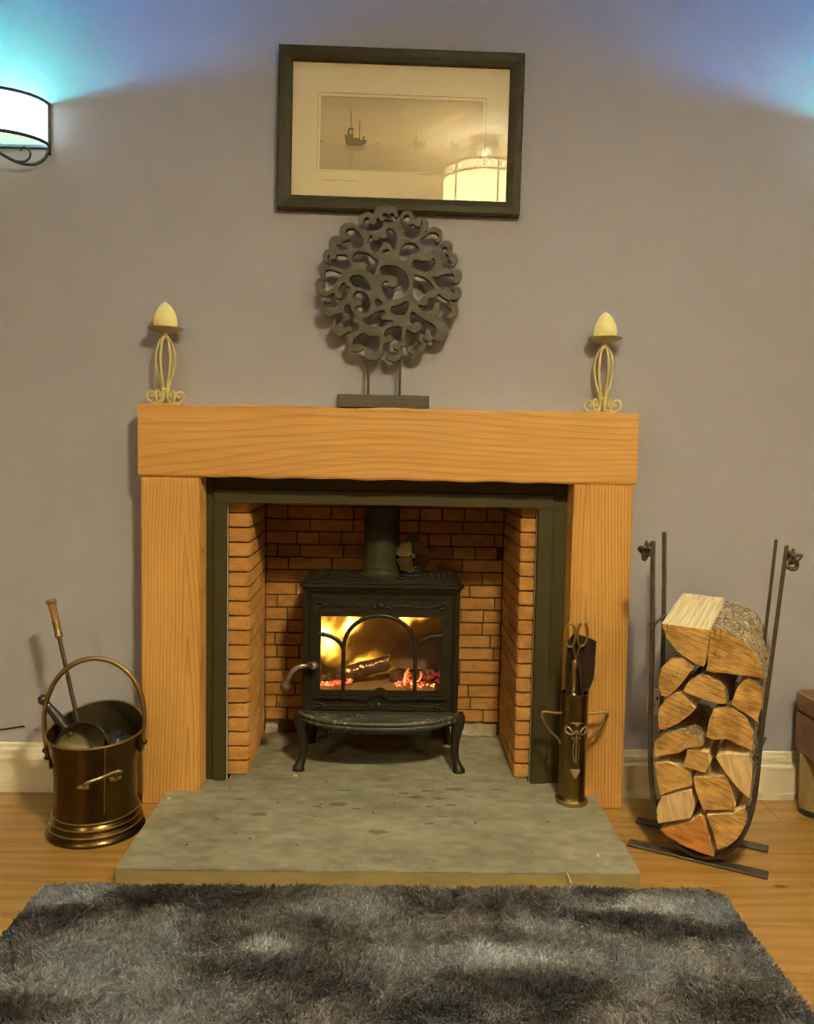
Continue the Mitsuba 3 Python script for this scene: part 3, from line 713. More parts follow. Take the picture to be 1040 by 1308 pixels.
pr = rot_pic(trimesh.Trimesh(np.stack([px0 - .008 + U_ * (px1 - px0 + .016), np.full_like(U_, -.0105), pz0 - .008 + Vv * (pz1 - pz0 + .016)], -1).reshape(-1, 3), tri, process=False))
scene['mat_print'] = {'type': 'twosided', 'bsdf': {'type': 'diffuse', 'reflectance': {'type': 'mesh_attribute', 'name': 'vertex_color'}}}
obj('print_sheet', pr, 'mat_print', PC, False, color=ink)
sig = [(px0 + .012 + .105 * t, -.0149, pz0 - .033 + .0022 * math.sin(t * 95) * (1 - .5 * t) + .0012 * math.sin(t * 37)) for t in np.linspace(0, 1, 110)]
obj('pencil_scribble', rot_pic(tube(sig, .0004, 4)), plastic('mat_pencil', (0.33, 0.26, 0.14), 0.8, 0.1), PC)
obj('glass_pane', rot_pic(trimesh.Trimesh([(fx0 + b - .004, -.0195, fz0 + b - .004), (fx1 - b + .004, -.0195, fz0 + b - .004), (fx1 - b + .004, -.0195, fz1 - b + .004), (fx0 + b - .004, -.0195, fz1 - b + .004)], [(0, 1, 2), (0, 2, 3)], process=False)), 'mat_pane', PC)
obj('backing', rot_pic(box(fx0 + .01, fx1 - .01, -.009, -.002, fz0 + .01, fz1 - .01)), M_BLACK, PC)

# ---------------------------------------------------------------- carved disc on a stand
DS = thing('carved_disc_sculpture', 'dark carved wooden openwork disc on two rods and a block base', 'ornament')
LOBES = [(485.5, 277, 9), (497.5, 276, 9), (519, 281, 9), (536.4, 289, 10), (553.6, 301.5, 10.5), (569, 317, 9), (576, 331, 8.5), (581.5, 352, 9), (581.5, 373, 9), (576.7, 395, 10), (563, 422, 12), (549, 425, 9), (533.5, 441, 12), (504.6, 450, 11), (478.8, 448, 12), (456.7, 437.6, 12), (435.6, 418.5, 11.5), (421, 395, 11), (416, 372, 9), (418, 352, 9), (422, 331, 9), (430, 315, 10), (445, 301, 12), (469, 286, 11)]
A_, B_, C_, D_ = (400, 260, 10.4), (495, 260, 10.4), (400, 355, 10.4), (495, 355, 10.4)
HOLES = [
 [(A_, '320,590 345,608 385,560 440,535 482,515 490,475 440,420 480,382 540,385 600,440 640,500 660,580 600,600 520,620 430,640 360,632')],
 [(A_, '680,270 715,232 740,275 775,305 820,287 845,240 880,285 915,305 880,350 830,375 770,385 700,395 682,340')],
 [(A_, '752,490 775,470 800,510 840,517 890,490 940,488 985,460 972,385 1010,370'), (B_, '10,365 70,390 102,470 98,545 78,620'), (A_, '1035,560 1000,535 955,520 900,560 868,620 855,690 800,660 770,600')],
 [(A_, '930,650 985,630 992,680 958,688')],
 [(A_, '915,190 960,180 1000,213'), (B_, '40,172 70,200 105,280 78,275 45,215 5,235'), (A_, '960,220')],
 [(A_, '540,740 570,692 640,680 720,700 790,750 860,800 832,850 818,930 800,985 780,925 740,908 720,880 755,860 740,812 690,790 620,780 570,790 542,800')],
 [(A_, '210,740 240,740 270,785 310,770 325,715 450,730 455,790 515,870 470,892 400,880 320,860 250,842 215,800')],
 [(A_, '175,935 220,918 280,930 385,970 350,1000 310,1040 270,1118 200,1172 162,1160 180,1128 185,1048')],
 [(A_, '900,890 950,850'), (B_, '30,845 110,855 200,910 255,985'), (D_, '280,60 262,150 220,222 150,262 80,280 0,270'), (C_, '970,215 938,150 930,92 970,57 1000,85'), (D_, '10,112 50,145 110,140 142,95 138,35'), (B_, '130,985 100,957 30,945'), (A_, '990,952 920,952')],
 [(C_, '500,35 540,2 600,-8 660,12 700,50 770,160 730,160 660,130 590,120 540,100 515,60')],
 [(C_, '415,90 440,140 500,165 450,240 410,290 350,305 300,272 360,272 395,230 370,208 355,190')],
 [(C_, '240,250 290,240 310,292 360,315 340,360 300,400 230,405 172,392 170,347 232,345')],
 [(C_, '550,260 580,215 640,205 710,240 750,310 755,390 730,440 690,452 650,460 600,442 580,412 620,390 640,350 620,310 590,285')],
 [(C_, '475,375 530,480 600,570 610,650 590,700 550,720 520,680 470,650 430,660 380,622 330,632 320,560 350,500 385,482 400,540 440,582 490,580 515,532 480,490 435,468 440,420')],
 [(C_, '675,555 740,550 810,500 900,450 960,450 935,500 950,560 1000,582'), (D_, '70,575 65,595 0,602'), (C_, '920,640 880,622 800,630 720,610')],
 [(C_, '550,870 600,800 685,740 730,780 800,792 875,772 890,850 870,950 840,970 810,930 740,900 690,890 640,852 590,880')],
 [(C_, '850,300 872,300 930,358 842,364')],
 [(D_, '45,397 150,385 230,345 280,312 270,390 240,480 180,478 88,470')],
 [(C_, '962,750 1000,700'), (D_, '0,700 90,655 200,650 187,750 185,860 120,832 95,822 85,785 55,758 15,768')],
 [(C_, '965,882 1030,868'), (D_, '55,868 85,838 75,900 92,950 165,960 130,1000 60,1002'), (C_, '1010,955 980,930')],
 [(D_, '340,455 400,500 480,550 600,603 662,660 655,715 615,742 590,685 540,668 505,705 500,740 455,730 440,690 472,650 450,590 400,585 368,602 328,575 322,510')],
 [(D_, '275,690 320,722 380,740 450,712 422,760 400,830 340,870 280,880 264,780')],
 [(D_, '415,830 460,870 400,922 378,910 422,872')],
 [(B_, '360,962 420,972 500,1000 550,1040'), (D_, '610,120 582,150 530,180 450,250 438,290 392,272 355,200 360,100')],
 [(D_, '420,360 480,380 540,342 570,280 640,260 680,217 750,270 820,295 790,345 740,335 700,290 650,300 612,360 600,420 540,430 470,410')],
 [(D_, '725,352 780,362 850,412 822,460 760,500 700,500 692,470 735,420')],
 [(B_, '600,985 680,990 750,950 870,942 858,990 850,1040'), (D_, '880,95 832,140 890,172 850,192 780,160 720,120 660,60 650,5')],
 [(B_, '190,250 230,202 270,200 265,270 300,307 340,312 370,340 410,312 440,270 445,340 420,412 390,460 280,470 195,470')],
 [(B_, '170,660 190,600 250,555 330,555 410,610 390,650 330,680 260,720 240,770 190,760')],
 [(B_, '430,500 500,460 560,410 620,405 660,440 640,500 650,550 692,560 662,620 600,660 540,650 490,640 478,560')],
 [(B_, '370,762 420,782 480,767 530,787 580,772 600,737 622,790 592,850 530,890 440,880 370,850 338,812')],
 [(B_, '725,610 765,592 772,640 802,680 782,750 835,780 830,820 790,832 740,830 718,740')]]
def disc_xy(x, y):      # photo sample -> metres on the disc's face
    return (-0.0052 + (x - 499.5) / 420.5, 1.6085 - (y - 365.3) / 418.5)
def smooth_poly(pts):
    q = np.array(pts)
    for _ in range(1):                       # corner cutting
        n_ = np.roll(q, -1, 0)
        q = np.stack([.78 * q + .22 * n_, .22 * q + .78 * n_], 1).reshape(-1, 2)
    p = sg.Polygon(q).buffer(0)
    return p
outline = shapely.union_all([sg.Point(*disc_xy(499.5, 364.5)).buffer(78.5 / 419.5, quad_segs=40)] + [sg.Point(*disc_xy(x, y)).buffer(r / 419.5, quad_segs=10) for x, y, r in LOBES])
outline = outline.buffer(.0015).buffer(-.0015)
holes = []
for h in HOLES:
    pts = [disc_xy(o[0] + float(a.split(',')[0]) / o[2], o[1] + float(a.split(',')[1]) / o[2]) for o, t in h for a in t.split()]
    holes.append(smooth_poly(pts).buffer(.0038, quad_segs=3))
face = outline.difference(shapely.union_all(holes)).simplify(.0002)
CURLS = [(A_, '440,480,48 785,265,52 340,560,32 270,735,46 830,470,50 925,445,50 940,605,42'), (B_, '310,262,42 390,285,44 340,715,50 465,735,38 548,738,38 655,500,30 795,655,28'),
         (C_, '350,250,48 212,315,34 612,340,40 458,532,52 380,648,38 492,690,34 962,512,46'), (D_, '78,68,62 45,795,42 130,895,42 412,632,60 560,700,38 470,765,38 668,362,52 600,205,58 500,312,52')]
heads = [sg.Point(*disc_xy(o[0] + float(a) / o[2], o[1] + float(b_) / o[2])).buffer(float(c_) / o[2] / 419.5, quad_segs=6) for o, t in CURLS for a, b_, c_ in (q.split(',') for q in t.split())]
face = shapely.union_all([face] + heads).buffer(.0012).buffer(-.0012).simplify(.00015)
if face.geom_type != 'Polygon': face = max(face.geoms, key=lambda g: g.area)
obj('carved_disc', cat(extrude_xz(face.buffer(-.0013), -.0680, -.0664), extrude_xz(face, -.0668, -.0400)), M_CARVED, DS)
obj('rod', between((-.069, -.055, 1.276), (-.069, -.055, 1.40), .0042), M_BLACK, DS, 30)
obj('rod', between((.028, -.055, 1.276), (.028, -.055, 1.40), .0042), M_BLACK, DS, 30)
obj('base_block', cbox(-.161, .118, -.091, -.019, 1.2385, 1.2770, .0015), M_CARVED, DS)

# ---------------------------------------------------------------- candlesticks
def candlestick(x, lab, ph):
    y, z0 = -.058, 1.2385
    t = thing('candlestick', lab, 'candlestick')
    for k in range(6):
        a = ph + k * PI / 3
        ca, sa = math.cos(a), math.sin(a)
        pr = [(.004, .205), (.013, .195), (.024, .168), (.0285, .140), (.025, .105), (.015, .068), (.0085, .042), (.010, .025), (.020, .0075), (.036, .004), (.050, .012), (.0545, .026), (.047, .038), (.036, .036), (.032, .027), (.038, .021), (.043, .025)]
        P = spline([(r, 0, z) for r, z in pr], 70)
        obj('wire', tube([(x + r * ca, y + r * sa, z0 + z) for r, _, z in P], .0031, 8), M_CREAM_METAL, t, 50)
    obj('collar', cat(solid_lathe([(.011, .038), (.0125, .043), (.011, .048)], 20, (x, y, z0)), solid_lathe([(.004, .196), (.006, .206), (.005, .214)], 16, (x, y, z0))), M_CREAM_METAL, t, 30)
    obj('dish', lathe([(1e-5, .212), (.022, .214), (.044, .2215), (.0525, .2265), (.0528, .2285), (.044, .2245), (.022, .2165), (1e-5, .2155)], 40, (x, y, z0)), M_PLATE, t, 40)
def candle(x, lab):
    y, z0 = -.058, 1.2385 + .2165
    t = thing('egg_candle', lab, 'candle')
    obj('wax', solid_lathe([(.027, .0), (.031, .006), (.0350, .018), (.0360, .030), (.0338, .044), (.0285, .059), (.0200, .074), (.0105, .0845), (.0035, .0885)], 40, (x, y, z0)), M_WAX, t, True)
    obj('wick', tube([(x, y, z0 + .087), (x + .0006, y, z0 + .092), (x + .002, y, z0 + .097)], .0011, 6), plastic('mat_wick', (0.7, 0.62, 0.42), .9, .1), t)
candlestick(-.686, 'cream wire candlestick on the left end of the mantel', .25)
candle(-.686, 'pale yellow egg shaped candle on the left candlestick')
candlestick(.655, 'cream wire candlestick on the right end of the mantel', .78)
candle(.655, 'pale yellow egg shaped candle on the right candlestick')
# ---------------------------------------------------------------- coal scuttle left of the fireplace
bc = (-.832, -.258)
SC = thing('coal_scuttle', 'aged brass coal scuttle with arched carrying handle standing left of the fireplace', 'coal scuttle')
def scuttle_shell():
    prof = [(.134, .0), (.136, .005), (.134, .011), (.127, .017), (.127, .023), (.1285, .027), (.127, .030), (.121, .035), (.121, .041), (.1225, .0445), (.121, .048), (.1165, .054), (.1165, .058), (.1175, .0615), (.1155, .065), (.1135, .09), (.113, .16), (.119, .22), (.127, .27), (.1325, .290)]
    n = 64
    th = np.linspace(0, 2 * PI, n, endpoint=False)
    lift = .046 * np.clip(np.sin(th), 0, 1) ** 1.3 - .010 * np.clip(-np.sin(th), 0, 1)
    V = []
    for r, z in prof:
        w = max(0, (z - .09) / .20) ** 2
        V.append(np.stack([bc[0] + r * np.cos(th), bc[1] + r * np.sin(th), z + lift * w], -1))
    outer = np.array(V)
    inner = []
    for r, z in [(.1308, .290), (.125, .27), (.117, .22), (.111, .16), (.109, .10), (.108, .03)]:
        w = max(0, (z - .09) / .20) ** 2
        inner.append(np.stack([bc[0] + r * np.cos(th), bc[1] + r * np.sin(th), z + lift * w], -1))
    def strip(A):
        k = len(A); F = []
        for i in range(k - 1):
            for q in range(n):
                q2 = (q + 1) % n
                F += [(i * n + q, i * n + q2, (i + 1) * n + q2), (i * n + q, (i + 1) * n + q2, (i + 1) * n + q)]
        return trimesh.Trimesh(np.array(A).reshape(-1, 3), F, process=False)
    rimp = np.stack([bc[0] + .1325 * np.cos(th), bc[1] + .1325 * np.sin(th), .290 + lift], -1)
    return strip(outer), strip(np.array(inner)), tube(rimp, .0032, 8, closed=True)
so, si_, rim = scuttle_shell()
BODY = obj('body', so, M_SCUTTLE, SC, 35)
obj('inner_wall', cat(si_, solid_lathe([(.108, .03), (.108, .034)], 40, (bc[0], bc[1], 0))), M_SCUTTLE_IN, SC, 40)
obj('rim', rim, M_BRASS_DULL, SC, 40)
for k, z in enumerate((.0268, .0444, .0615)):
    r = (.1285, .1225, .1178)[k]
    obj('ring_moulding', tube([(bc[0] + r * math.cos(a), bc[1] + r * math.sin(a), z) for a in np.linspace(0, 2 * PI, 60, endpoint=False)], .0026, 8, closed=True), M_BRASS_DULL, SC, 40)
a_s = -1.03
def srf(r, a, z): return (bc[0] + r * math.cos(a), bc[1] + r * math.sin(a), z)
obj('seam', tube([srf(.1135, a_s, .086), srf(.1128, a_s, .11), srf(.1148, a_s, .16), srf(.1205, a_s, .22), srf(.1285, a_s, .27), srf(.1325, a_s, .283)], .0018, 6), M_BRASS_DULL, SC)
hx = .140
HA = obj('carrying_handle', cat(tube(spline([(bc[0] - .134, bc[1] - .012, .236), (bc[0] - .142, bc[1] - .012, .30), (bc[0] - .130, bc[1] - .010, .39), (bc[0] - .080, bc[1] - .008, .468), (bc[0] + .008, bc[1] - .006, .500), (bc[0] + .090, bc[1] - .004, .465), (bc[0] + .130, bc[1] - .002, .40), (bc[0] + .140, bc[1], .33), (bc[0] + .136, bc[1], .262)], 60), .0068, 12)), M_BRASS_DULL, SC, 40)
for s, z, dy in ((-1, .232, -.012), (1, .256, 0)):
    obj('handle_lug', cat(cbox(bc[0] + s * .130 - .007, bc[0] + s * .130 + .007, bc[1] + dy - .012, bc[1] + dy + .012, z - .026, z + .016, .003), ball((bc[0] + s * .139, bc[1] + dy, z), .0085, 2), ball((bc[0] + s * .134, bc[1] + dy - .010, z - .018), .005, 1)), M_SCUTTLE, SC, 40)
# tipping handle on the front
a1, a2 = -1.50, -.78
r1 = .1155
e1, e2 = np.array(srf(r1, a1, .168)), np.array(srf(r1 + .001, a2, .180))
o1, o2 = np.array(srf(r1 + .040, a1 + .12, .196)), np.array(srf(r1 + .040, a2 - .02, .214))
obj('tipping_handle', tube(spline([e1, e1 * .45 + o1 * .55 + (0, 0, .004), o1, (o1 + o2) / 2, o2, e2 * .45 + o2 * .55, e2], 40), .0052, 10), M_BRASS, SC, 40)
for e, a in ((e1, a1), (e2, a2)):
    t_ = np.array([-math.sin(a), math.cos(a), 0])
    obj('mount_plate', cat(tube([e - t_ * .016, e, e + t_ * .016], [.006, .009, .006], 10), ball(e - t_ * .014 + np.array(srf(.004, a, 0)) - np.array([bc[0], bc[1], 0]) , .0042, 1), ball(e + t_ * .014 + np.array(srf(.004, a, 0)) - np.array([bc[0], bc[1], 0]), .0042, 1)), M_BRASS_DULL, SC, 40)
# coal lumps, shovel, poker in it
cr = random.Random(9)
for i in range(16):
    a, r = cr.uniform(-.9, 1.6), cr.uniform(.01, .078)
    m = ball((0, 0, 0), 1, 1, (cr.uniform(.020, .028), cr.uniform(.018, .026), cr.uniform(.015, .021)))
    v = m.vertices * (1 + .5 * (meshkit.noise(m.vertices * 60 + i * 3, i)[:, None] - .5))
    m = trimesh.Trimesh(v, m.faces, process=False)
    m.apply_translation((bc[0] + .030 + r * math.cos(a), bc[1] + .02 + r * math.sin(a), .215 + .020 * (i % 3)))
    obj('coal_lump', m, M_COAL, label='black lump of coal inside the brass scuttle', cat='coal', group='coal lumps in the scuttle')
SV = thing('coal_shovel', 'small coal shovel with black ball ended handle leaning in the brass scuttle', 'shovel')
def scoop():
    """open curved pan: a half-shell whose rim faces the room"""
    V, F = [], []
    n, m = 25, 9
    c = np.array([-.852, -.285, .222])
    for k in range(2):
        g = 1 - .02 * k
        for i in range(n):
            a = PI * (1.16 - 1.32 * i / (n - 1))
            for q in range(m):
                s = q / (m - 1)
                x = c[0] + .082 * math.cos(a) * (1 - .0 * s) * g + .018 * math.sin(a)
                z = c[2] + .100 * max(math.sin(a), -.4) * g - .02 * math.cos(a)
                dep = .055 * math.sin(PI / 2 * s) 
                f = math.cos(PI / 2 * s * .93)
                V.append((c[0] + (x - c[0]) * f, c[1] - .036 + dep + .25 * (z - c[2]), c[2] + (z - c[2]) * f))
    N = n * m
    for k in range(2):
        for i in range(n - 1):
            for q in range(m - 1):
                b0 = k * N + i * m + q
                f = [(b0, b0 + 1, b0 + m + 1), (b0, b0 + m + 1, b0 + m)]
                F += f if k == 0 else [t[::-1] for t in f]
    rim_path = [V[i * m] for i in range(n)]
    return trimesh.Trimesh(V, F, process=False), tube(spline(rim_path, 50), .003, 8)
sp, sr = scoop()
obj('pan', sp, plastic('mat_pan', proc(lambda p, n, uv: mix((0.13, 0.095, 0.04), (0.24, 0.18, 0.085), fbm(p.x * 50, p.y * 50, p.z * 50, 3))), 0.55, 0.4, metallic=0.3), SV, True)
obj('rim', sr, M_SHOVEL, SV, 40)
obj('grip', cat(tube([(-.976, -.262, .373), (-.955, -.264, .348), (-.935, -.266, .325), (-.920, -.268, .306), (-.905, -.27, .288)], [.0105, .0115, .0145, .0115, .0095], 12), ball((-.979, -.2615, .377), .0150, 2)), M_BLACK, SV, 50)
obj('ferrule', tube([(-.916, -.2685, .302), (-.905, -.27, .290), (-.896, -.271, .279)], [.0125, .0105, .0085], 12), M_ROD, SV, 40)
PK = thing('poker', 'long poker with brass and wood handle standing in the coal scuttle', 'poker')
pt, pb = np.array([-.992, -.172, .652]), np.array([-.828, -.262, .06])
pd = (pb - pt) / np.linalg.norm(pb - pt)
def along(s): return pt + pd * s
obj('shaft', between(along(.10), along(.60), .0058, 10), M_ROD, PK, 40)
obj('brass_cap', tube([along(s) for s in (0, .003, .010, .014, .020)], [.010, .0155, .0155, .012, .0105], 14), M_BRASS_DULL, PK, 40)
obj('grip', tube([along(s) for s in (.016, .03, .055, .068)], [.0115, .0112, .0098, .0095], 14), plastic('mat_poker_grip', (0.26, 0.13, 0.04), 0.35, 0.5), PK, 40)
obj('ferrule', tube([along(s) for s in (.064, .068, .085, .104, .108, .113, .116)], [.0105, .0115, .0095, .0098, .0120, .0120, .0075], 14), M_BRASS_DULL, PK, 40)

# ---------------------------------------------------------------- brass cylinder with fire tools, on the hearth
cc = (.578, -.147)
CU = thing('companion_holder', 'tall aged brass cylinder vase with two angular handles standing on the hearth', 'brass holder')
obj('cylinder', lathe([(1e-5, .0455), (.047, .0455), (.0485, .049), (.0485, .056), (.0455, .062), (.0415, .068), (.0405, .075), (.0405, .25), (.0400, .383), (.0410, .3855), (.0395, .387), (.0383, .384), (.0388, .10), (1e-5, .098)], 48, (cc[0], cc[1], 0)), M_BRASS_OLD, CU, 35)
obj('foot_rim', lathe([(.0400, .0640), (.0470, .0600), (.0496, .0560), (.0496, .0475), (.0480, .0455)], 48, (cc[0], cc[1], 0)), M_BRASS_DULL, CU, 35)
for s in (-1, 1):
    ax = cc[0] + s * .040
    yy = cc[1] - .004
    P = [(ax - s * .001, yy, .322), (ax + s * .020, yy, .323), (ax + s * .054, yy, .327), (ax + s * .060, yy, .320), (ax + s * .054, yy, .300), (ax + s * .032, yy, .266), (ax + s * .010, yy, .246), (ax + s * .001, yy, .232)]
    Q = np.array(P)
    for _ in range(2): Q = np.vstack([Q[:1], np.stack([.8 * Q[:-1] + .2 * Q[1:], .2 * Q[:-1] + .8 * Q[1:]], 1).reshape(-1, 3), Q[-1:]])
    obj('handle', cat(tube(Q, np.interp(np.linspace(0, 1, len(Q)), [0, .25, .38, .5, 1], [.0040, .0042, .0058, .0048, .0034]), 10), ball((ax + s * .002, yy, .322), .0065, 2), ball((ax + s * .001, yy, .231), .005, 2)), M_BRASS_DULL, CU, 40)
def on_cup(a, z, r=.0412): return (cc[0] + r * math.sin(a), cc[1] - r * math.cos(a), z)
orn = []
for s in (-1, 1):
    orn.append(tube(spline([on_cup(0, .296), on_cup(s * .28, .304), on_cup(s * .5, .300)], 16), np.linspace(.0028, .0016, 16), 8))
    orn.append(tube(spline([on_cup(s * .02, .281), on_cup(s * .25, .270), on_cup(s * .55, .268), on_cup(s * .85, .280), on_cup(s * .78, .289), on_cup(s * .5, .285), on_cup(s * .25, .275)], 30), .0030, 8))
    orn.append(tube(spline([on_cup(s * .05, .262), on_cup(s * .16, .245), on_cup(s * .22, .215), on_cup(s * .12, .185)], 20), .0014, 6))
    for z in (.2585, .256): orn.append(ball(on_cup(s * .28, z), .0026, 1))
for z in (.297, .303, .262, .256): orn.append(ball(on_cup(0, z), .0042 if z > .29 else .0026, 1))
orn.append(tube([on_cup(0, z) for z in np.linspace(.283, .180, 8)], .0018, 6))
for z in (.24, .222, .204, .188): orn.append(ball(on_cup(0, z), .0032, 1))
gi = 0
for rw, (z, cnt) in enumerate(((.158, 5), (.152, 4), (.146, 3), (.1405, 2), (.1355, 1))):
    for q in range(cnt):
        orn.append(ball(on_cup((q - (cnt - 1) / 2) * .155, z), .0038, 1))
obj('relief_ornament', cat(orn), metal('mat_silver_brass', (0.60, 0.50, 0.32), 0.28), CU, True)
# scissors-like tongs
TG = thing('fire_tongs', 'dull brass scissor handled fire tongs standing in the brass cylinder', 'tongs')
def loop(cx, cz, rx, rz, tilt, y):
    return [(cx + rx * math.cos(a) * math.cos(tilt) - rz * math.sin(a) * math.sin(tilt), y, cz + rx * math.cos(a) * math.sin(tilt) + rz * math.sin(a) * math.cos(tilt)) for a in np.linspace(0, 2 * PI, 40, endpoint=False)]
ty = cc[1] - .018
obj('arm', cat(tube(loop(.5535, .566, .0150, .0355, .06, ty), .0038, 10, closed=True), tube(spline([(.562, ty, .534), (.566, ty, .520), (.5715, ty, .500), (.583, ty - .002, .470), (.590, ty, .430), (.590, ty + .006, .384), (.590, ty + .006, .20)], 40), np.linspace(.0028, .0036, 40), 8)), M_BRASS, TG, 40)
obj('arm', cat(tube(loop(.5925, .567, .0150, .0355, -.06, ty + .006), .0038, 10, closed=True), tube(spline([(.586, ty + .006, .534), (.582, ty + .006, .518), (.576, ty + .006, .500), (.569, ty + .004, .480), (.562, ty + .006, .43), (.562, ty + .010, .384), (.562, ty + .010, .20)], 40), np.linspace(.0028, .0036, 40), 8)), M_BRASS, TG, 40)
HB = thing('hearth_brush', 'small brass handled hearth brush standing before the tongs in the brass cylinder', 'brush')
obj('handle', tube([(.568, ty - .008, z) for z in (.494, .490, .484, .470, .445, .425, .418, .411, .404, .398, .394, .389, .384, .25)], [.003, .0075, .009, .0078, .0055, .0050, .0078, .0045, .0080, .0085, .0045, .0090, .0105, .006], 16), M_BRASS, HB, 50)
SH = thing('ash_shovel', 'dark iron ash shovel standing upside down in the brass cylinder', 'shovel')
def shovel():
    poly = sg.Polygon([(.550, .30), (.546, .40), (.545, .470), (.553, .545), (.572, .566), (.636, .546), (.634, .470), (.632, .430), (.622, .400), (.606, .385), (.604, .30)])
    m = extrude_xz(poly.segmentize(.008), cc[1] + .006, cc[1] + .0085)
    v = m.vertices.copy()
    v[:, 1] += .5 * np.abs((v[:, 0] - .590) / .046) ** 3 * -.036 + .02 * (v[:, 2] - .385).clip(0)
    return trimesh.Trimesh(v, m.faces, process=False)
obj('blade', shovel(), M_SHOVEL, SH, 40)
obj('ridge', tube([(.590, cc[1] + .008, .22), (.590, cc[1] + .006, .40), (.592, cc[1] + .005, .46)], [.005, .005, .002], 8), M_SHOVEL, SH, 40)

# ---------------------------------------------------------------- log holder and logs
H0 = np.array([.8635, -.417, 0.0]); HU = np.array([.8711, -.4911, 0]); HN = np.array([.4911, .8711, 0])
def hp(u, s, z): return H0 + HU * u + HN * s + np.array([0, 0, z])
def to_holder(m):
    """local (u, s, z) to the room"""
    v = m.vertices
    return trimesh.Trimesh(H0 + v[:, :1] * HU + v[:, 1:2] * HN + v[:, 2:] * np.array([0, 0, 1.0]), m.faces, process=False)
LH = thing('log_holder', 'dark forged iron log holder with knotted tops standing right of the fireplace', 'log rack')
arc_ = [(-.1505, .870), (-.1425, .70), (-.1385, .50), (-.1335, .32)]
U = [(-.1490, .872), (-.1420, .68), (-.1380, .481), (-.1330, .281), (-.1245, .180), (-.0990, .092), (-.0500, .034), (.0080, .0140), (.0680, .034), (.1150, .095), (.1370, .170), (.1480, .332), (.1590, .502), (.1715, .670), (.1870, .882)]
def hoop(dz_top):
    P = spline([(u, 0, z) for u, z in U], 90)
    out = []
    N = len(P)
    tan = np.gradient(P, axis=0); tan /= np.linalg.norm(tan, axis=1, keepdims=True)
    nor = np.stack([-tan[:, 2], 0 * tan[:, 0], tan[:, 0]], -1)
    w, d = .0048, .0105
    V = np.concatenate([P + nor * w + (0, -d, 0), P + nor * w + (0, d, 0), P - nor * w + (0, d, 0), P - nor * w + (0, -d, 0)])
    F = []
    for i in range(N - 1):
        for q in range(4):
            q2 = (q + 1) % 4
            F += [(q * N + i, q2 * N + i, q2 * N + i + 1), (q * N + i, q2 * N + i + 1, q * N + i + 1)]
    for i in (0, N - 1): F += [(i, N + i, 2 * N + i), (i, 2 * N + i, 3 * N + i)]
    m = trimesh.Trimesh(V, F, process=False)
    if m.volume < 0: m.invert()
    return m
def moved(m, s): m = m.copy(); m.apply_translation((0, s, 0)); return m
hm = hoop(0)
obj('hoop', to_holder(hm), M_ROD, LH)
back = moved(hm, .160); v = back.vertices; back = trimesh.Trimesh(np.stack([np.where(v[:, 0] > 0, v[:, 0] * (1 - .19 * np.clip(v[:, 2] / .6, 0, 1)), v[:, 0]), v[:, 1], v[:, 2] * (1 + .015 * (v[:, 0] < 0))], -1), back.faces, process=False)
obj('hoop', to_holder(back), M_ROD, LH)
obj('foot_bar', to_holder(cbox(-.183, .183, -.0185, .0185, .0005, .0085, .0015)), M_ROD, LH)
obj('foot_bar', to_holder(cbox(-.196, .171, .142, .178, .0005, .0085, .0015)), M_ROD, LH)
def knot(c, s):
    a = np.linspace(0, 2 * PI, 80, endpoint=False)
    P = np.stack([(np.sin(a) + 2 * np.sin(2 * a)) * .0066, -np.sin(3 * a) * .0095, (np.cos(a) - 2 * np.cos(2 * a)) * .0078], -1)
    R = trimesh.transformations.rotation_matrix(.5 * s, (0, 0, 1))[:3, :3] @ trimesh.transformations.rotation_matrix(.35 * s, (1, 0, 0))[:3, :3]
    return cat(tube(P @ R.T + np.array(c), .0054, 8, closed=True), between((c[0] + .006 * s, c[1], c[2]), (c[0] + .020 * s, c[1], c[2] - .002), .004), tube([(c[0] - .002 * s, c[1], c[2] + .012), (c[0], c[1], c[2] + .026), (c[0] + .003 * s, c[1] , c[2] + .029)], .004, 8))
obj('knot_finial', to_holder(knot((-.166, .0, .842), 1)), M_ROD, LH, 50)
obj('knot_finial', to_holder(knot((.203, .0, .846), -1)), M_ROD, LH, 50)
obj('side_tie', to_holder(cat(between((.1395, -.012, .318), (.1470, .17, .318), .0045), tube([(.142 + .008 * math.cos(a), -.013, .318 + .010 * math.sin(a)) for a in np.linspace(0, 2 * PI, 16, endpoint=False)], .0028, 8, closed=True))), M_ROD, LH, 40)
obj('side_tie', to_holder(cat(between((-.1380, -.012, .640), (-.138, .17, .640), .0045), tube([(-.139 + .006 * math.cos(a), -.013, .640 + .009 * math.sin(a)) for a in np.linspace(0, 2 * PI, 16, endpoint=False)], .0028, 8, closed=True))), M_ROD, LH, 40)

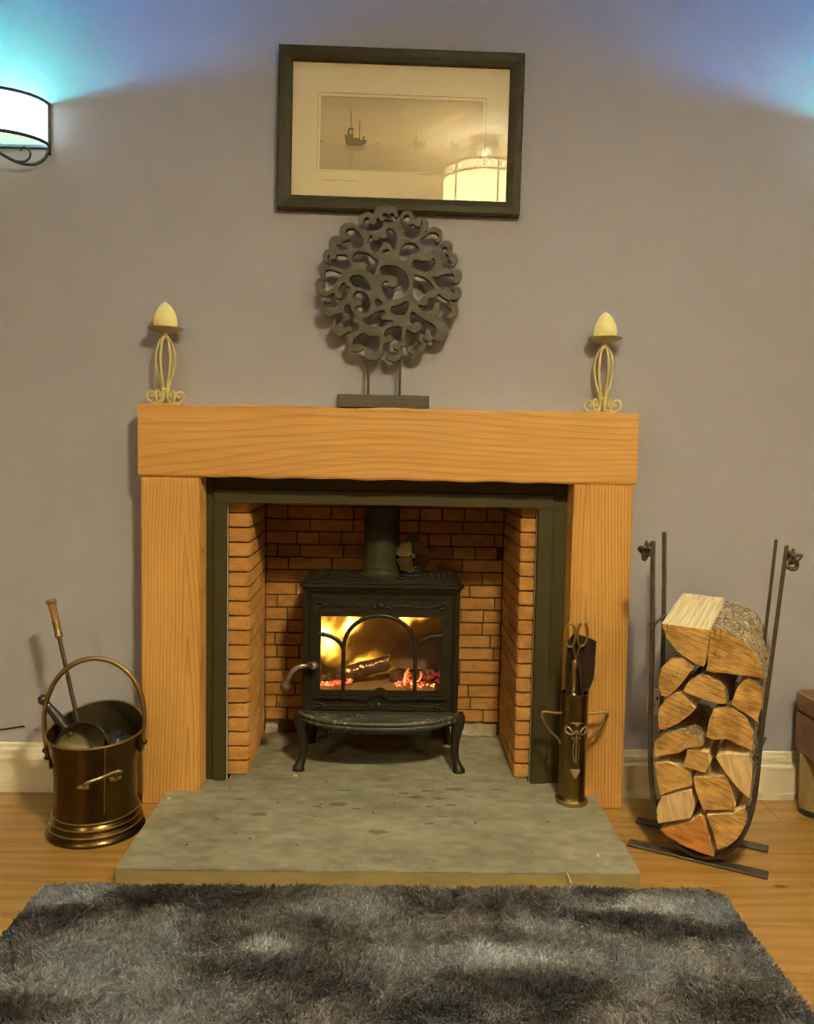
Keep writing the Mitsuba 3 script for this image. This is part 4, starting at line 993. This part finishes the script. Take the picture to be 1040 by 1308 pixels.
# each log: outline of its front end in (u, z), which outline edges carry bark, length, label
LOGS = [
 ([(-0.1076, 0.654), (-0.0522, 0.6523), (0.0163, 0.65), (0.0125, 0.604), (0.0043, 0.5517), (-0.0188, 0.5582), (-0.049, 0.5716), (-0.0732, 0.593), (-0.0943, 0.6185)], (4, 5, 6, 7, 8), .30, 'split log with pale flat top, top left of the stack in the iron holder', 0, .045),
 ([(0.0187, 0.6564), (0.048, 0.6548), (0.08, 0.6433), (0.1056, 0.6262), (0.1281, 0.6055), (0.1448, 0.5741), (0.1522, 0.5432), (0.0719, 0.5417), (0.0117, 0.5396)], (0, 1, 2, 3, 4, 5), .30, 'large quarter log with rough bark on its curve, top right of the stack', 0, .03),
 ([(-0.0199, 0.5459), (-0.0488, 0.5681), (-0.0819, 0.5601), (-0.1045, 0.5322), (-0.1101, 0.5028), (-0.109, 0.4745), (-0.1013, 0.4544), (-0.0811, 0.4577), (-0.0525, 0.4937)], (1, 2, 3, 4, 5), .30, 'brown wedge log against the left post, just below the pale topped log', 0, 0),
 ([(-0.0451, 0.4772), (-0.033, 0.5037), (-0.0107, 0.5227), (0.015, 0.5283), (0.0412, 0.5183), (0.058, 0.4967), (0.0644, 0.4595), (0.0438, 0.4565), (0.0047, 0.4641), (-0.0216, 0.4686)], (0, 1, 2, 3, 4, 5), .30, 'half round log in the middle of the stack under the two top logs', 0, 0),
 ([(0.0769, 0.4619), (0.0864, 0.4977), (0.1008, 0.5238), (0.1188, 0.5363), (0.1344, 0.5302), (0.1478, 0.5072), (0.150, 0.4809), (0.1454, 0.4463), (0.1408, 0.4251), (0.1233, 0.4374), (0.0948, 0.4497)], (3, 4, 5, 6, 7), .30, 'leaf shaped split log against the right post, under the quarter log', 0, 0),
 ([(-0.0664, 0.4669), (-0.0446, 0.465), (-0.012, 0.4333), (-0.026, 0.4134), (-0.0515, 0.3878), (-0.0743, 0.3715), (-0.1043, 0.3584), (-0.1091, 0.3885), (-0.1037, 0.4253), (-0.0876, 0.4493)], (6, 7, 8), .30, 'pointed split log at the left, between the brown wedge and the low half log', 0, 0),
 ([(0.0179, 0.3653), (0.0257, 0.4158), (0.0363, 0.4433), (0.0805, 0.4528), (0.1137, 0.4346), (0.1306, 0.3987), (0.1321, 0.3486), (0.0984, 0.3567), (0.0691, 0.366), (0.0342, 0.3574)], (2, 3, 4, 5), .30, 'large rounded log at the right, below the half round log and leaf shaped one', 0, 0),
 ([(-0.114, 0.2824), (-0.1132, 0.3234), (-0.0878, 0.3514), (-0.0504, 0.3682), (-0.0128, 0.365), (0.0116, 0.3367), (-0.0296, 0.3234), (-0.0478, 0.3074), (-0.0807, 0.296)], (0, 1, 2, 3, 4), .30, 'half round log at the left, resting over the small square log', 0, 0),
 ([(-0.0275, 0.3180), (0.024, 0.3201), (0.0298, 0.2857), (0.0193, 0.2643), (-0.0349, 0.2718)], (), .30, 'small square split log in the middle of the stack, smallest of all', 0, 0),
 ([(0.0446, 0.3134), (0.0621, 0.3246), (0.1253, 0.335), (0.1345, 0.3073), (0.1329, 0.2207), (0.1108, 0.2347), (0.0782, 0.267)], (2, 3), .30, 'long pale triangular split log leaning at the right post below the large rounded log', 1, 0),
 ([(-0.1129, 0.2628), (-0.0799, 0.2719), (-0.0464, 0.2684), (-0.0185, 0.2562), (-0.0134, 0.2218), (-0.0953, 0.1783), (-0.106, 0.2276)], (5, 6), .30, 'squarish split log at the left, under the low half round log', 0, 0),
 ([(-0.0105, 0.2444), (0.0716, 0.266), (0.0858, 0.229), (0.098, 0.1848), (0.0911, 0.1783), (0.019, 0.1619), (-0.0004, 0.2044)], (), .30, 'square split log in the lower middle, right of the two left hand blocks', 0, 0),
 ([(-0.1017, 0.1411), (-0.0904, 0.1728), (-0.0177, 0.2092), (-0.0047, 0.1791), (-0.0098, 0.1356), (-0.0309, 0.1251), (-0.096, 0.0994)], (6,), .30, 'speckled block log at the left, directly above the reddish bottom log', 1, 0),
 ([(-0.090, 0.0806), (-0.0052, 0.1237), (0.0102, 0.1463), (0.0215, 0.1379), (0.0375, 0.0886), (0.050, 0.0396), (0.01, 0.043), (-0.0354, 0.0524), (-0.0724, 0.0673)], (5, 6, 7, 8), .30, 'reddish brown split log at the bottom left of the holder', 2, 0),
 ([(0.0283, 0.1505), (0.0957, 0.1695), (0.1107, 0.1851), (0.1218, 0.1881), (0.1230, 0.1447), (0.1092, 0.1056), (0.0845, 0.0794), (0.0599, 0.0632), (0.0472, 0.105)], (3, 4, 5, 6, 7), .30, 'rounded quarter log at the bottom right of the holder', 0, 0)]
lr = random.Random(21)
def make_log(poly, barkedges, length, label, kind, rise, seed):
    t = thing('split_log', label, 'log')
    P = np.array(poly)
    ctr = P.mean(0)
    # subdivide the outline and roughen it
    pts, tags = [], []
    for i in range(len(P)):
        a, bb = P[i], P[(i + 1) % len(P)]
        n = max(1, int(np.linalg.norm(bb - a) / .008))
        for q in range(n):
            p = a + (bb - a) * q / n
            pts.append(p); tags.append(i in barkedges)
    pts = np.array(pts); k = len(pts)
    amp = np.array([.0022 if tg else .0010 for tg in tags])
    jit = (meshkit.fbm(np.stack([pts[:, 0] * 120, pts[:, 1] * 120, 0 * pts[:, 0] + seed], -1), 2, seed) - .5) * 2 * amp
    out = pts - ctr; out /= np.linalg.norm(out, axis=1, keepdims=True) + 1e-9
    pts = pts + out * jit[:, None]
    s0, m = -.045 + lr.uniform(-.004, .006), 26
    ss = np.linspace(s0, s0 + length, m)
    tilt = lr.uniform(-.02, .02)
    rings = []
    for q, s in enumerate(ss):
        w = (s - s0) / length
        sc = 1 - .05 * w
        n3 = np.stack([pts[:, 0] * 90, 0 * pts[:, 0] + s * 35, pts[:, 1] * 90], -1)
        off = (meshkit.fbm(n3, 3, seed + 40) - .5) * 2 * np.where(tags, .0055, .0012) * min(1, q / 1.0)
        xz = ctr + (pts - ctr) * sc + out * off[:, None]
        xz = xz + np.array([0, rise * w * (1 if seed == 0 else 1)]) * np.clip((xz[:, 1:] - ctr[1]) / .05 + .5, 0, 1) if rise else xz
        rings.append(np.stack([xz[:, 0], np.full(k, s), xz[:, 1]], -1))
    V = np.array(rings)
    per = np.concatenate([[0], np.cumsum(np.linalg.norm(np.diff(pts, axis=0), axis=1))])
    for nm, want, mat in (('bark', True, M_BARK), ('split_face', False, M_SPLIT)):
        F = []
        for q in range(m - 1):
            for i in range(k):
                if tags[i] != want: continue
                i2 = (i + 1) % k
                F += [(q * k + i, q * k + i2, (q + 1) * k + i2), (q * k + i, (q + 1) * k + i2, (q + 1) * k + i)]
        if not F: continue
        F = np.array(F)
        VV = V.reshape(-1, 3)
        uvv = np.stack([np.tile(per, m) + seed, np.repeat(ss, k)], -1)
        msh = to_holder(trimesh.Trimesh(VV, F, process=False))
        obj(nm, msh, mat, t, True, uv=uvv)
    # ends: inset by a small worn edge
    pol = sg.Polygon(V[0][:, [0, 2]]).buffer(0)
    v2, f2 = trimesh.creation.triangulate_polygon(pol, engine='earcut')
    pith = ctr + np.array([lr.uniform(-.03, .03), lr.uniform(-.05, -.02)])
    uv2 = np.asarray(v2) - pith
    e3 = np.stack([v2[:, 0], np.full(len(v2), s0), v2[:, 1]], -1)
    pe = sg.Polygon(V[-1][:, [0, 2]]).buffer(0)
    v4, f4 = trimesh.creation.triangulate_polygon(pe, engine='earcut')
    e4 = np.stack([v4[:, 0], np.full(len(v4), s0 + length), v4[:, 1]], -1)
    mat = (M_END, M_END_PALE, M_END_RED)[kind]
    obj('end_face', to_holder(trimesh.Trimesh(e3, f2, process=False)), mat, t, False, uv=uv2)
    obj('end_face', to_holder(trimesh.Trimesh(e4, np.asarray(f4)[:, ::-1], process=False)), mat, t, False, uv=np.asarray(v4) - pith)
def end_pale(p, n, uv):
    t = dr.clip(1.5 * fbm(uv.x * 160 + uv.y * 40, uv.y * 30, p.z, 3) - 0.25, 0, 1)
    return mix((0.46, 0.26, 0.085), (0.78, 0.56, 0.26), t)
M_END_PALE = plastic('mat_log_end_pale', proc(end_pale), 0.75, 0.2)
for i, (pl, be, ln, lab, kd, rise) in enumerate(LOGS):
    make_log(pl, be, ln, lab, kd, rise, i)

# ---------------------------------------------------------------- footstool at the right edge, wall socket, cable
FS = thing('leather_footstool', 'brown leather footstool on round legs, cut off by the right edge', 'footstool')
sx0, sx1, sy0, sy1 = 1.300, 1.90, -.72, -.052
def cushion(z0, z1, g, r):
    p = sg.box(sx0 + r - g, sy0 + r - g, sx1 - r + g, sy1 - r + g).buffer(r, quad_segs=8)
    e = .012
    layers = [(z0, -e), (z0 + .004, -.004), (z0 + e, 0), (z1 - e, 0), (z1 - .004, -.004), (z1, -e)]
    base = np.array(p.exterior.coords)[:-1]
    c = base.mean(0)
    V = []
    for z, gg in layers:
        q = np.array(p.buffer(gg, quad_segs=8).exterior.segmentize(.004).coords)
        ang = np.linspace(0, p.buffer(gg).exterior.length, 160, endpoint=False)
        ext = p.buffer(gg, quad_segs=8).exterior
        V.append(np.array([ext.interpolate(t, normalized=True).coords[0] for t in np.linspace(0, 1, 160, endpoint=False)] if False else [ext.interpolate(a / ang.size, normalized=True).coords[0] for a in range(160)]))
    A = np.array([np.column_stack([q, np.full(160, z)]) for q, (z, _) in zip(V, layers)])
    F = []
    n = 160
    for i in range(len(A) - 1):
        for q in range(n):
            q2 = (q + 1) % n
            F += [(i * n + q, i * n + q2, (i + 1) * n + q2), (i * n + q, (i + 1) * n + q2, (i + 1) * n + q)]
    VV = A.reshape(-1, 3)
    cb, ct = len(VV), len(VV) + 1
    VV = np.vstack([VV, [c[0], c[1], z0], [c[0], c[1], z1 + .012]])
    for q in range(n):
        q2 = (q + 1) % n
        F += [(cb, q2, q), (ct, (len(A) - 1) * n + q, (len(A) - 1) * n + q2)]
    m = trimesh.Trimesh(VV, F, process=False)
    if m.volume < 0: m.invert()
    return m
obj('seat_pad', cushion(.318, .378, .003, .035), M_LEATHER, FS, 50)
obj('skirt', cushion(.188, .319, 0, .03), M_LEATHER, FS, 50)
pip = sg.box(sx0 + .03, sy0 + .03, sx1 - .03, sy1 - .03).buffer(.029, quad_segs=8).exterior
obj('piping', tube([(*pip.interpolate(t, normalized=True).coords[0], .376) for t in np.linspace(0, 1, 120, endpoint=False)], .0035, 8, closed=True), plastic('mat_piping', (0.26, 0.13, 0.05), 0.4, 0.5), FS, 40)
for x, y in ((1.352, -.112), (1.84, -.112), (1.352, -.66), (1.84, -.66)):
    lg = obj('leg', solid_lathe([(.043, .016), (.045, .06), (.047, .12), (.048, .189)], 32, (x, y, 0)), M_LEG, FS, 40)
    obj('foot_cap', solid_lathe([(.044, 0), (.0465, .004), (.0465, .016), (.044, .019)], 32, (x, y, 0)), M_BLACK, lg, 40)
SK = thing('wall_socket', 'white double wall socket half hidden behind the log holder', 'socket')
obj('face_plate', cbox(.846, .992, -.011, -.0005, .274, .360, .003), M_SOCKET, SK)
obj('switch', cat(cbox(.902, .914, -.014, -.010, .335, .352, .0015), cbox(.924, .936, -.014, -.010, .335, .352, .0015)), M_SOCKET, SK)
for x in (.878, .960):
    obj('pin_hole', cat(box(x - .003, x + .003, -.0113, -.0105, .325, .335), box(x - .012, x - .005, -.0113, -.0105, .304, .309), box(x + .005, x + .012, -.0113, -.0105, .304, .309)), M_BLACK, SK)
obj('cable', tube(spline([(-2.2, -.012, .16), (-1.6, -.022, .163), (-1.30, -.012, .19), (-1.22, -.006, .200), (-1.183, -.005, .2055), (-1.150, -.004, .211)], 60), .0022, 6), M_BLACK, label='thin black cable running along the wall above the left skirting', cat='cable', smooth=40)
# crumbs on the hearth
for i, (x, y, l) in enumerate(((-.649, -.164, .008), (.573, -.492, .007), (-.288, .020, .012))):
    m = lumpy(x - l / 2, x + l / 2, y - .004, y + .004, .0455, .0495, .002, i)
    obj('wood_crumb', m, M_LIME, label=('pale crumb at the back left corner of the hearth', 'pale crumb near the front right corner of the hearth', 'pale crumb before the left front leg of the stove')[i], cat='crumb', smooth=True)
obj('wood_splinter', between((.470, -.5805, .048), (.480, -.5935, .026), .0016, 6), M_SPLIT, label='pale splinter at the front edge of the hearth by the rug', cat='splinter')
for i in range(14):
    x, y = lr.uniform(-.55, .5), lr.uniform(-.5, .02)
    obj('ash_crumb', ball((x, y, .0468), .0025, 1, (1.3, 1, .7)), M_CHAR, label='tiny dark ash crumb lying on the stone hearth', cat='ash crumb', group='ash crumbs on the hearth')

# ---------------------------------------------------------------- wall lights
def sconce(cx, lab):
    t = thing('wall_light', lab, 'wall light')
    z0, z1, rx, ry = 2.018, 2.136, .160, .118
    th = np.linspace(0, PI, 33)
    def curve(z, g=0.0, y0=-.003): return [(cx - (rx + g) * math.cos(a), y0 - (ry + g) * math.sin(a), z) for a in th]
    A, B2 = np.array(curve(z0, -.004)), np.array(curve(z1, -.004))
    A2, B3 = np.array(curve(z0, -.008)), np.array(curve(z1, -.008))
    n = 33
    V = np.vstack([A, B2, A2, B3]); F = []
    for i in range(n - 1):
        F += [(i, i + 1, n + i + 1), (i, n + i + 1, n + i), (2 * n + i, 3 * n + i + 1, 2 * n + i + 1), (2 * n + i, 3 * n + i, 3 * n + i + 1), (n + i, n + i + 1, 3 * n + i + 1), (n + i, 3 * n + i + 1, 3 * n + i), (i, 2 * n + i + 1, i + 1), (i, 2 * n + i, 2 * n + i + 1)]
    sh = trimesh.Trimesh(V, F, process=False)
    trimesh.repair.fix_normals(sh)
    obj('glass_shade', sh, 'mat_shade', t, 40, emitter={'type': 'area', 'radiance': rgb(*SCONCE_GLASS)})
    bot = sg.Polygon([(x, y) for x, y, _ in curve(z0, -.010)])
    obj('bottom_glass', extrude_xy(bot, z0 + .002, z0 + .005), 'mat_shade', t, emitter={'type': 'area', 'radiance': rgb(*[v * .55 for v in (.62, 1.0, .72)])})
    obj('upper_band', tube(curve(z1 + .001), .0050, 8), M_BLACK, t, 40)
    obj('lower_band', tube(curve(z0 - .001), .0050, 8), M_BLACK, t, 40)
    for s in (-1, 1):
        obj('side_bar', tube([(cx + s * rx, -.006, z) for z in (z0 - .03, z0, z1)], .0050, 8), M_BLACK, t, 40)
        sc = [(cx + s * rx, -.008, z0 - .008), (cx + s * (rx - .008), -.014, z0 - .040), (cx + s * (rx - .040), -.030, z0 - .068), (cx + s * (rx - .085), -.050, z0 - .066), (cx + s * (rx - .125), -.062, z0 - .046), (cx + s * .01, -.066, z0 - .030)]
        obj('scroll', tube(spline(sc, 40), .0046, 8), M_BLACK, t, 40)
        c2 = (cx + s * (rx - .060), z0 - .038)
        sp = [(cx + s * (rx - .135), -.062, z0 - .040), (cx + s * (rx - .100), -.052, z0 - .060)] + [(c2[0] + s * ((.0250 - .0026 * k)) * math.cos(-1.1 + k * .55), -.045 - .001 * k, c2[1] + ((.0250 - .0026 * k)) * math.sin(-1.1 + k * .55)) for k in range(8)]
        obj('inner_scroll', tube(spline(sp, 50), np.linspace(.0042, .0030, 50), 8), M_BLACK, t, 40)
    obj('back_bar', cbox(cx - rx, cx + rx, -.006, -.0005, z0 - .012, z0 - .008, .001), M_BLACK, t)
    obj('bulb', ball((cx, -.060, 2.107), .019, 2), 'mat_shade', t, True, emitter={'type': 'area', 'radiance': rgb(*SCONCE_BULB)})
plastic('mat_shade', (0.75, 0.78, 0.78), 0.4, 0.5)
sconce(-1.2115, 'lit half round glass wall light with iron scrolls at the upper left')
sconce(1.56, 'lit half round glass wall light on the wall beyond the right edge')

# ---------------------------------------------------------------- ceiling lamps (behind the camera's view; the picture glass mirrors the first)
def ceiling_lamp(x, y, k, lab):
    t = thing('ceiling_lamp', lab, 'ceiling lamp')
    obj('ceiling_rose', lathe([(1e-5, 2.79), (.03, 2.792), (.060, 2.81), (.082, 2.845), (.086, 2.88), (.080, 2.8995), (1e-5, 2.8995)], 36, (x, y, 0)), M_ROD, t, 40)
    for q in range(4):
        a = PI / 4 + q * PI / 2
        obj('arm', tube([(x + .03 * math.cos(a), y + .03 * math.sin(a), 2.80), (x + .09 * math.cos(a), y + .09 * math.sin(a), 2.735), (x + .228 * math.cos(a), y + .228 * math.sin(a), 2.712)], .006, 8), M_ROD, t, 40)
    band = [tube([(x + .238 * math.cos(a), y + .238 * math.sin(a), z) for a in np.linspace(0, 2 * PI, 60, endpoint=False)], .005, 8, closed=True) for z in (2.716, 2.660)]
    for q in range(36):
        a = q * 2 * PI / 36
        c = (x + .239 * math.cos(a), y + .239 * math.sin(a), 2.688)
        band.append(tube([(c[0] - math.sin(a) * .016 * math.cos(w), c[1] + math.cos(a) * .016 * math.cos(w), c[2] + .022 * math.sin(w)) for w in np.linspace(0, 2 * PI, 14, endpoint=False)], .0028, 6, closed=True))
    obj('openwork_band', cat(band), M_ROD, t, 40)
    obj('drum_shade', lathe([(.230, 2.45), (.230, 2.714), (.227, 2.714), (.227, 2.45), (.230, 2.45)], 60, (x, y, 0)), 'mat_shade', t, 40, emitter={'type': 'area', 'radiance': rgb(*[v * k for v in LAMP_SHADE])})
    obj('diffuser', lathe([(1e-5, 2.436), (.05, 2.438), (.10, 2.447), (.13, 2.462), (.13, 2.466), (1e-5, 2.466)], 40, (x, y, 0)), 'mat_shade', t, emitter={'type': 'area', 'radiance': rgb(*[v * k for v in LAMP_UNDER])})
    for q in range(6):
        a = q * PI / 3 + .3
        obj('rib', tube([(x + .234 * math.cos(a), y + .234 * math.sin(a), z) for z in (2.445, 2.714)], .005, 8), M_ROD, t)
ceiling_lamp(.505, -2.2, 1.0, 'drum ceiling lamp with openwork metal band mirrored in the picture glass')
ceiling_lamp(2.3, -2.9, .18, 'drum ceiling lamp at the right side of the room')
ceiling_lamp(-1.9, -3.3, .22, 'drum ceiling lamp at the left side of the room')

# ---------------------------------------------------------------- shag rug
RG = thing('shag_rug', 'grey mottled shag rug lying in front of the hearth', 'rug')
rx0, rx1, ry0, ry1 = -.835, .850, -1.95, -.605
rp = sg.box(rx0 + .03, ry0 + .03, rx1 - .03, ry1 - .03).buffer(.03)
obj('backing', extrude_xy(rp, .001, .007), plastic('mat_rug_base', (0.05, 0.048, 0.048), .95, .1), RG)
# dyed patches: (x, y, rx, ry, tone) tone -1 dark slate .. +1 pale grey, read off the rug
PATCH = [(-.74, -.66, .09, .05, .75), (-.52, -.665, .16, .045, -.8), (-.30, -.66, .14, .04, -.5), (-.72, -.76, .10, .05, -.75), (-.55, -.80, .17, .08, .35), (-.44, -.94, .10, .05, .55), (-.64, -.98, .12, .06, .5), (-.35, -.80, .09, .05, -.5), (-.245, -.84, .07, .035, .75), (-.33, -.77, .05, .03, .35), (-.17, -.79, .08, .05, -.55),
         (-.36, -.93, .08, .03, -.75), (-.30, -1.01, .09, .05, .45), (-.74, -1.04, .10, .04, -.7), (-.50, -1.08, .12, .05, .3), (-.20, -.97, .16, .07, -.7), (-.08, -.88, .10, .05, -.35), (-.05, -.70, .12, .05, .35), (.05, -.90, .08, .06, .5), (.12, -.68, .18, .05, -.45), (.25, -.88, .10, .05, .95), (.27, -.815, .09, .022, -.55), (.05, -.83, .12, .04, .1),
         (.15, -.99, .06, .04, -.55), (.34, -1.0, .13, .07, -.85), (.10, -1.06, .08, .04, -.6), (.42, -.80, .16, .06, .25), (.33, -.67, .11, .035, -.4), (.55, -.645, .05, .035, -.8), (.66, -.69, .13, .04, .8), (.58, -.745, .13, .028, -.95), (.68, -.79, .12, .03, -.75), (.55, -.90, .15, .08, .35), (.72, -.90, .10, .07, .2), (.70, -1.02, .09, .05, -.55), (.50, -1.04, .10, .05, .25), (-.1, -1.08, .1, .05, -.2), (.79, -.70, .05, .05, .5)]
def tone(x, y):
    p3 = np.stack([x, y, 0 * x], -1)
    wx = (meshkit.fbm(p3 * 14, 3, 31) - .5) * .10
    wy = (meshkit.fbm(p3 * 14, 3, 32) - .5) * .06
    acc = 0.9 * (meshkit.fbm(p3 * np.array([5, 8, 1]), 4, 33) - .5)
    base = acc.copy()
    far = np.clip((-1.12 - y) / .1, 0, 1)
    wsum = np.full_like(x, .14); val = base * 1.2 * .14
    for px_, py_, rx_, ry_, tn in PATCH:
        w = np.exp(-(((x + wx - px_) / rx_) ** 2 + ((y + wy - py_) / ry_) ** 2) * 1.3)
        val += w * tn; wsum += w
    v = 1.25 * val / wsum
    return v * (1 - far) + far * acc * 2.2 + .25 * (meshkit.fbm(p3 * 40, 2, 34) - .5)
NT = 95000
pts = RNG.uniform((rx0, ry0), (rx1, ry1), (int(NT * 1.0), 2))
near = RNG.uniform((rx0, -1.15), (rx1, ry1), (55000, 2))
pts = np.vstack([pts, near])
pts = pts[shapely.contains_xy(rp, pts[:, 0], pts[:, 1])]
x, y = pts[:, 0], pts[:, 1]
n = len(x)
p3 = np.stack([x, y, 0 * x], -1)
la = 2 * PI * meshkit.fbm(p3 * 9, 3, 41) * 1.6 + RNG.normal(0, .7, n)
ll = (.0035 + .006 * meshkit.noise(p3 * 30, 42)) * RNG.uniform(.5, 1.3, n)
hh = (.019 + .012 * meshkit.fbm(p3 * np.array([55, 75, 1]), 2, 43)) * RNG.uniform(.75, 1.15, n)
lean = np.stack([np.cos(la) * ll, np.sin(la) * ll], -1)
# pile keeps inside the rug's own outline but for a soft overhang
root = np.stack([x, y, np.full(n, .0065)], -1)
midp = root + np.stack([lean[:, 0] * .35, lean[:, 1] * .35, hh * .62], -1)
tip = root + np.stack([lean[:, 0], lean[:, 1], hh - .0065], -1)
wd = RNG.uniform(.0016, .0032, n)
ang = RNG.uniform(0, 2 * PI, n)
rows = []
for c0, sc in ((root, 1.0), (midp, .9)):
    for q in range(3):
        a = ang + q * 2 * PI / 3
        rows.append(c0 + np.stack([np.cos(a) * wd * sc, np.sin(a) * wd * sc, 0 * a], -1))
V = np.stack(rows + [tip], 1).reshape(-1, 3)
o = (np.arange(n) * 7)[:, None]
fl = []
for q in range(3):
    q2 = (q + 1) % 3
    fl += [o + np.array([[q, q2, 3 + q2]]), o + np.array([[q, 3 + q2, 3 + q]]), o + np.array([[3 + q, 3 + q2, 6]])]
F = np.vstack(fl)
tn = np.clip(tone(x, y), -1, 1)
cd, cm, cl = np.array([.011, .0125, .015]), np.array([.112, .104, .096]), np.array([.37, .385, .395])
col = np.where(tn[:, None] < 0, cm + (cd - cm) * -tn[:, None], cm + (cl - cm) * tn[:, None])
warm = meshkit.fbm(p3 * 11, 2, 51)[:, None]
col = col * (1 + (warm - .5) * np.array([.22, .03, -.18])) * RNG.uniform(.6, 1.4, (n, 1)) * (.62 + .76 * meshkit.noise(p3 * np.array([110, 150, 1]), 52)[:, None])
colv = np.repeat(col, 7, 0)
scene['mat_pile'] = {'type': 'twosided', 'bsdf': {'type': 'diffuse', 'reflectance': {'type': 'mesh_attribute', 'name': 'vertex_color'}}}
obj('pile', (V, F), 'mat_pile', RG, False, color=np.clip(colv, 0, 1), kind='stuff')
